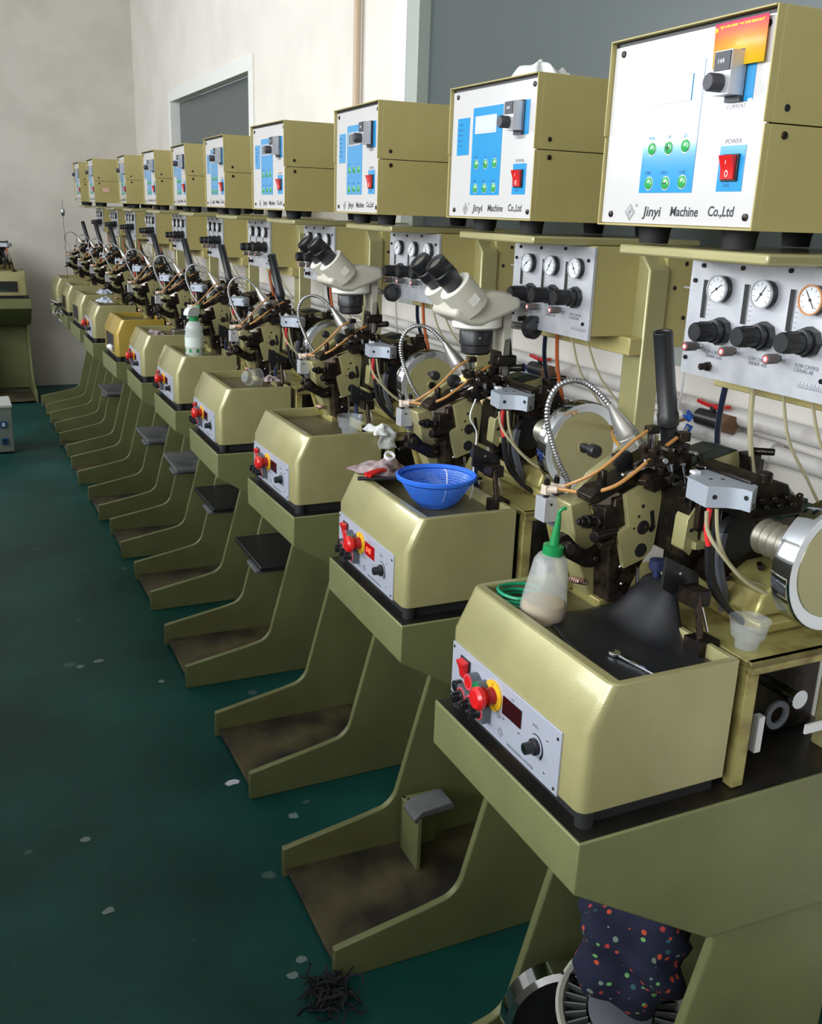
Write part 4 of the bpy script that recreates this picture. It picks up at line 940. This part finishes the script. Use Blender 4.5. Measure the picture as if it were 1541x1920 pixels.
# orange menu card on nearest control box (built in that box's coordinates)
x, y, a = B[0]
b = MB(); b.add([(-.0036, -.051, .2145), (-.0036, -.1325, .2145), (-.0044, -.1335, .169), (-.0044, -.0545, .169)], [(0, 1, 2, 3)], 0)
b.text('正宗隆江猪脚饭', (-.0047, -.0575, .2035), .0098, 1, w=.070, bold=.02); b.ball((-.0046, -.0545, .2075), .0026, 8, 1, sc=(.1, 1, 1.3))
for i in range(6):
    for j, (y0, t) in enumerate(((-.059, '饭 菜 汤'), (-.092, '肉 蛋 面'))): b.text(t, (-.0047, y0-.0005*i, .1955-.0045*i-.001*j), .0038, 2)
b.text('外送电话', (-.0047, -.104, .1725), .0045, 2)
card = b.build('menu_card', [CARD, mat('yellow_print', (255, 215, 50), .5), mat('brown_print', (170, 96, 50), .5)]); so = card.modifiers.new('s', 'SOLIDIFY'); so.thickness = .001
card.location = (x-.0008, y, 1.3705); card.rotation_euler = (0, 0, a); tag(card, 'orange and pink printed card stuck on the nearest control box', 'card')

# small label on ninth box, film peel on fifth
b = MB(); b.box(.04, .075, -.1475, -.1462, .055, .075); b.build('pink_label', mat('pink_label', (214, 170, 160), .6), boxes[8], label='pink paper label')

# ------------------------------------------------------------------ left-hand machine against the far wall (turned to face the camera), power unit
index_kids()
st = copy_tree(stand0, skip=('pillar', 'shelf', 'gauge_cabinet', 'cross_beam', 'gauge_panel', 'air_hose', 'copper_hose', 'thin_tube')); st.location = (.345, 7.30, 0); st.rotation_euler = (0, 0, radians(90))
tag(st, 'olive stand at the far left, turned to face the aisle end', 'machine stand')
mc = copy_tree(mach0, skip=('control_panel', 'socket_post', 'gooseneck_lamp', 'handwheel', 'bellows_coupling')); mc.location = (.345, 7.30, 0); mc.rotation_euler = (0, 0, radians(90)); tag(mc, 'olive bonding machine at the far left with an open front hole', 'bonding machine')
mb = MB(); mb.box(.0105, .0119, -.10, .11, .758, .83, 1); mb.box(.009, .0119, -.03, .03, .76, .775, 2)
for q in ((-.104, -.1, .752, .834), (.11, .114, .752, .834), (-.1, .11, .83, .834), (-.1, .11, .754, .758)): mb.box(.009, .012, *q, 0)
mb.build('panel_opening', [OLIVE, BLACK, PCB], mc)
r = empty('power_unit', (.175, 5.72, 0)); b = MB(); b.box(-.13, .085, 0, .27, .012, .275); b.box(-.135, .09, -.004, .275, .262, .279, 1); b.build('case', [mat('grey_green_case', (120, 128, 122), .5), PWHITE], r, bevel=.003)
for zz in (.17, .075):
    b = MB(); b.box(.02, .055, -.006, 0, zz-.018, zz+.018, 0); b.box(.03, .045, -.008, -.005, zz-.01, zz+.01, 1); b.build('socket', [INKB, WHITEPL if zz > .1 else BLACK], r, bevel=.001)
MB().box(-.12, .075, .01, .26, 0, .0125).build('base_rail', BLACK, r); tag(r, 'grey-green power unit with white top on the floor at the far left', 'power unit')

# bare bulb on wire beyond last machine
b = MB(); b.cyl((0, 0, -.4), (0, 0, .1), .0014, n=6, mi=1); b.lathe((0, 0, 0), (0, 0, 1), [(.008, 0), (.014, .015), (.014, .04), (.008, .05)], 16, 0); b.cyl((0, 0, -.405), (0, 0, -.39), .008, n=12, mi=1)
o = b.build('spool_holder', [STEEL, BROWNM]); o.location = (.735, 6.93, TZ+.405)
tag(o, 'small silver spool on a thin rod above the last machine', 'spool')

# ------------------------------------------------------------------ room
XW, YF, XL, YB, ZC = 1.40, 7.9, -2.5, -2.6, 3.0
def struct(name, mb, m, bevel=0):
    o = mb.build(name, m, bevel=bevel); o['kind'] = 'structure'; return o
struct('floor', MB().box(XL-.2, XW+.25, YB-.2, YF+.2, -.1, 0), FLOORM)
struct('ceiling', MB().box(XL-.2, XW+.25, YB-.2, YF+.2, ZC, ZC+.1), CEILM)
def wall_x(x0, x1, y0, y1, holes):
    mb = MB(); ys = y0
    for (a0, a1, z0, z1) in sorted(holes):
        mb.box(x0, x1, ys, a0, 0, ZC); mb.box(x0, x1, a0, a1, 0, z0); mb.box(x0, x1, a0, a1, z1, ZC); ys = a1
    mb.box(x0, x1, ys, y1, 0, ZC); return mb
W1 = (-.6, 3.14, 1.085, 2.75); W2 = (4.76, 6.67, 1.15, 2.06)
struct('wall_right', wall_x(XW, XW+.2, YB, YF, [W1, W2]), WALLR)
struct('wall_far', MB().box(XL-.2, XW+.2, YF, YF+.2, 0, ZC), WALLF)
struct('wall_back', MB().box(XL-.2, XW+.2, YB-.2, YB, 0, ZC), WALLF)
LW = [(-1.8, .45, 1.25, 2.8), (.75, 3.1, 1.25, 2.8), (3.75, 6.4, 1.8, 2.75)]
struct('wall_left', wall_x(XL-.2, XL, YB, YF, LW), WALLR)
def window(name, x, w, f, m, gm, gx, mull=()):
    y0, y1, z0, z1 = w; r = empty(name); r['kind'] = 'structure'; mb = MB()
    mb.box(x, x+.06, y0, y0+f, z0, z1); mb.box(x, x+.06, y1-f, y1, z0, z1); mb.box(x, x+.06, y0+f, y1-f, z0, z0+f); mb.box(x, x+.06, y0+f, y1-f, z1-f, z1)
    for q in mull: mb.box(x+.01, x+.05, q-.02, q+.02, z0+f, z1-f)
    mb.build('window_frame', m, r, bevel=.002)
    if gm: MB().box(gx, gx+.006, y0+f, y1-f, z0+f, z1-f).build('window_pane', gm, r)
    return r
window('window_1', XW-.01, (W1[0], W1[1]-.10, W1[2], W1[3]), .085, FRAMEG, GLASSW, XW+.03)
mb = MB(); mb.box(XW-.012, XW+.06, W1[1]-.10, W1[1]+.0, W1[2]-.0, W1[3]); struct('trim_1', mb, FRAMEW)
window('window_2', XW-.012, W2, .07, FRAMEW, GLASSW, XW+.05)
for i, w in enumerate(LW): window('window_%d' % (i+3), XL-.08, w, .05, FRAMEW, None, 0, mull=((w[0]+w[1])/2,))
struct('wall_shade_added', MB().box(-1.25, -.62, YB, 4.7, 0, 1.0), mat('added_shade_partition', (120, 116, 104), .7), .004)  # unseen partition, added to shade the floor and stand legs
# wall pipes, valve
r = MB(); r.cyl((1.365, -2, 1.025), (1.365, 7.8, 1.012), .017, n=16); r.cyl((1.365, -2, .975), (1.365, 7.8, .962), .017, n=16)
r.cyl((1.365, 1.33, .97), (1.365, 1.33, .3), .015, n=14); r.cyl((1.365, 1.28, .973), (1.365, 1.38, .973), .021, n=14)
o = r.build('wall_pipes', GPIPE); tag(o, 'pair of pale painted air pipes running along the right wall', 'pipe')
r = MB(); r.cyl((1.378, 3.43, 1.045), (1.378, 3.43, 3.0), .013, n=14); o = r.build('conduit_pipe', mat('beige_conduit', (188, 166, 142), .5)); tag(o, 'thin beige vertical conduit on the wall between the two windows', 'pipe')
vr = None
for yv, lb in ((1.43, 'air valve with red lever on wall pipe behind the nearest machine'), (2.06, 'air valve with red lever on wall pipe behind the second machine')):
    if vr is None:
        vr = empty('air_valve', (1.338, yv, 1.0)); b = MB(); b.cyl((0, -.035, .008), (0, .035, .008), .017, n=12, mi=1); b.cyl((0, -.055, .008), (0, -.033, .008), .020, n=6, mi=0); b.cyl((0, 0, .01), (0, 0, .035), .006, n=8, mi=1)
        b.build('valve_body', [mat('brass_fitting', (120, 92, 70), .5, .5), BLACK], vr)
        b = MB(); b.prism([(-.04, -.010), (-.012, -.006), (.012, -.006), (.04, -.011), (.042, .009), (.012, .007), (-.012, .007), (-.042, .01)], 'z', .030, .037)
        b.X = Matrix.Identity(4); b.v = [(v[1]*.7, v[0], v[2]+abs(v[0])*.15) for v in b.v]; b.f = [f[::-1] for f in b.f]; b.build('lever', RED, vr, bevel=.001)
        b = MB(); b.cyl((-.01, .045, .0), (-.02, .055, .012), .009, n=12); b.cyl((-.012, .04, -.02), (-.02, .05, -.015), .007, n=12); b.build('push_fitting', BLUEP, vr)
        index_kids(); t = vr
    else:
        t = copy_tree(vr); t.location.y = yv
    tag(t, lb, 'valve', 'red-levered air valves')
for i, (pts, m, rr_, lb) in enumerate((
    ([(1.315, 1.48, 1.01), (1.25, 1.50, 1.10), (1.18, 1.42, 1.17)], WHITET, .004, 'clear air line from the blue fitting up to the nearest gauge cabinet'),
    ([(1.315, 1.47, .985), (1.20, 1.36, .95), (1.08, 1.20, .93), (1.0, 1.0, 1.06)], WHITET, .0035, 'clear air line drooping from the blue fitting to the nearest feed arm'),
    ([(1.315, 1.48, 1.0), (1.18, 1.42, 1.0), (1.0, 1.30, 1.03), (.95, 1.12, 1.0)], mat('amber_line', (176, 128, 60), .3), .0035, 'amber air line crossing behind the nearest machine'))):
    o = MB().tube(pts, rr_, 8).build('air_line', m); tag(o, lb, 'air line')

# ------------------------------------------------------------------ light: daylight through the left windows
w = bpy.data.worlds.new('World'); S.world = w; w.use_nodes = True
w.node_tree.nodes['Background'].inputs[0].default_value = (.78, .88, 1, 1); w.node_tree.nodes['Background'].inputs[1].default_value = 1.0
def area(name, loc, sx, sy, e, col=(1, 1, 1)):
    l = bpy.data.lights.new(name, 'AREA'); l.shape = 'RECTANGLE'; l.size = sx; l.size_y = sy; l.energy = e; l.color = col
    o = bpy.data.objects.new(name, l); COL.objects.link(o); o.location = loc; o.rotation_euler = (0, radians(-90), 0); return o
for i, (wd, e) in enumerate(zip(LW, (130, 92, 112))):
    y0, y1, z0, z1 = wd; area('window_daylight', (XL-.10, (y0+y1)/2, (z0+z1)/2), z1-z0-.1, y1-y0-.1, e, (.93, .97, 1))

# the second machine's gooseneck lamp is switched on
lp = P(1, .2345, .0800, 1.0842); aim = P(1, .262, .045, 1.04); dv = (aim-lp).normalized()
g = [c for c in bpy.data.objects if c.parent == machines[1] and c.name.startswith('gooseneck_lamp')][0]
mb = MB(); mb.lathe((.2314, .0818, 1.0894), (.032, -.018, -.053), [(.0005, .0), (.0115, .0005)], 20); mb.build('bulb', mat('lit_bulb', (255, 250, 235), .3, emit=(255, 248, 230), es=25), g)
sl = bpy.data.lights.new('lamp_beam', 'SPOT'); sl.energy = 22; sl.spot_size = radians(80); sl.spot_blend = .6; sl.shadow_soft_size = .008; sl.color = (1, .97, .88)
so_ = bpy.data.objects.new('lamp_beam', sl); COL.objects.link(so_); so_.location = lp; so_.rotation_euler = dv.to_track_quat('-Z', 'Y').to_euler()

# ------------------------------------------------------------------ camera
H, YAW, PIT, ROL, FP = 1.3777901, 25.7078654, 17.3086592, 2.0229765, 1803.19
yw, pt, rl = radians(YAW), radians(PIT), radians(ROL)
f = Vector((sin(yw)*cos(pt), cos(yw)*cos(pt), -sin(pt))); rt = Vector((cos(yw), -sin(yw), 0)); up = rt.cross(f)
r2_ = rt*cos(rl)+up*sin(rl); u2 = r2_.cross(f)
cam = bpy.data.cameras.new('camera'); co = bpy.data.objects.new('camera', cam); COL.objects.link(co)
co.matrix_world = Matrix(((r2_.x, u2.x, -f.x, 0), (r2_.y, u2.y, -f.y, 0), (r2_.z, u2.z, -f.z, H), (0, 0, 0, 1)))
cam.sensor_fit = 'HORIZONTAL'; cam.sensor_width = 36; cam.lens = 36*FP/1541; cam.clip_start = .02
S.camera = co
S.view_settings.view_transform = 'Standard'; S.view_settings.look = 'None'; S.view_settings.gamma = 1; S.view_settings.exposure = -.12
S.cycles.max_bounces = 8
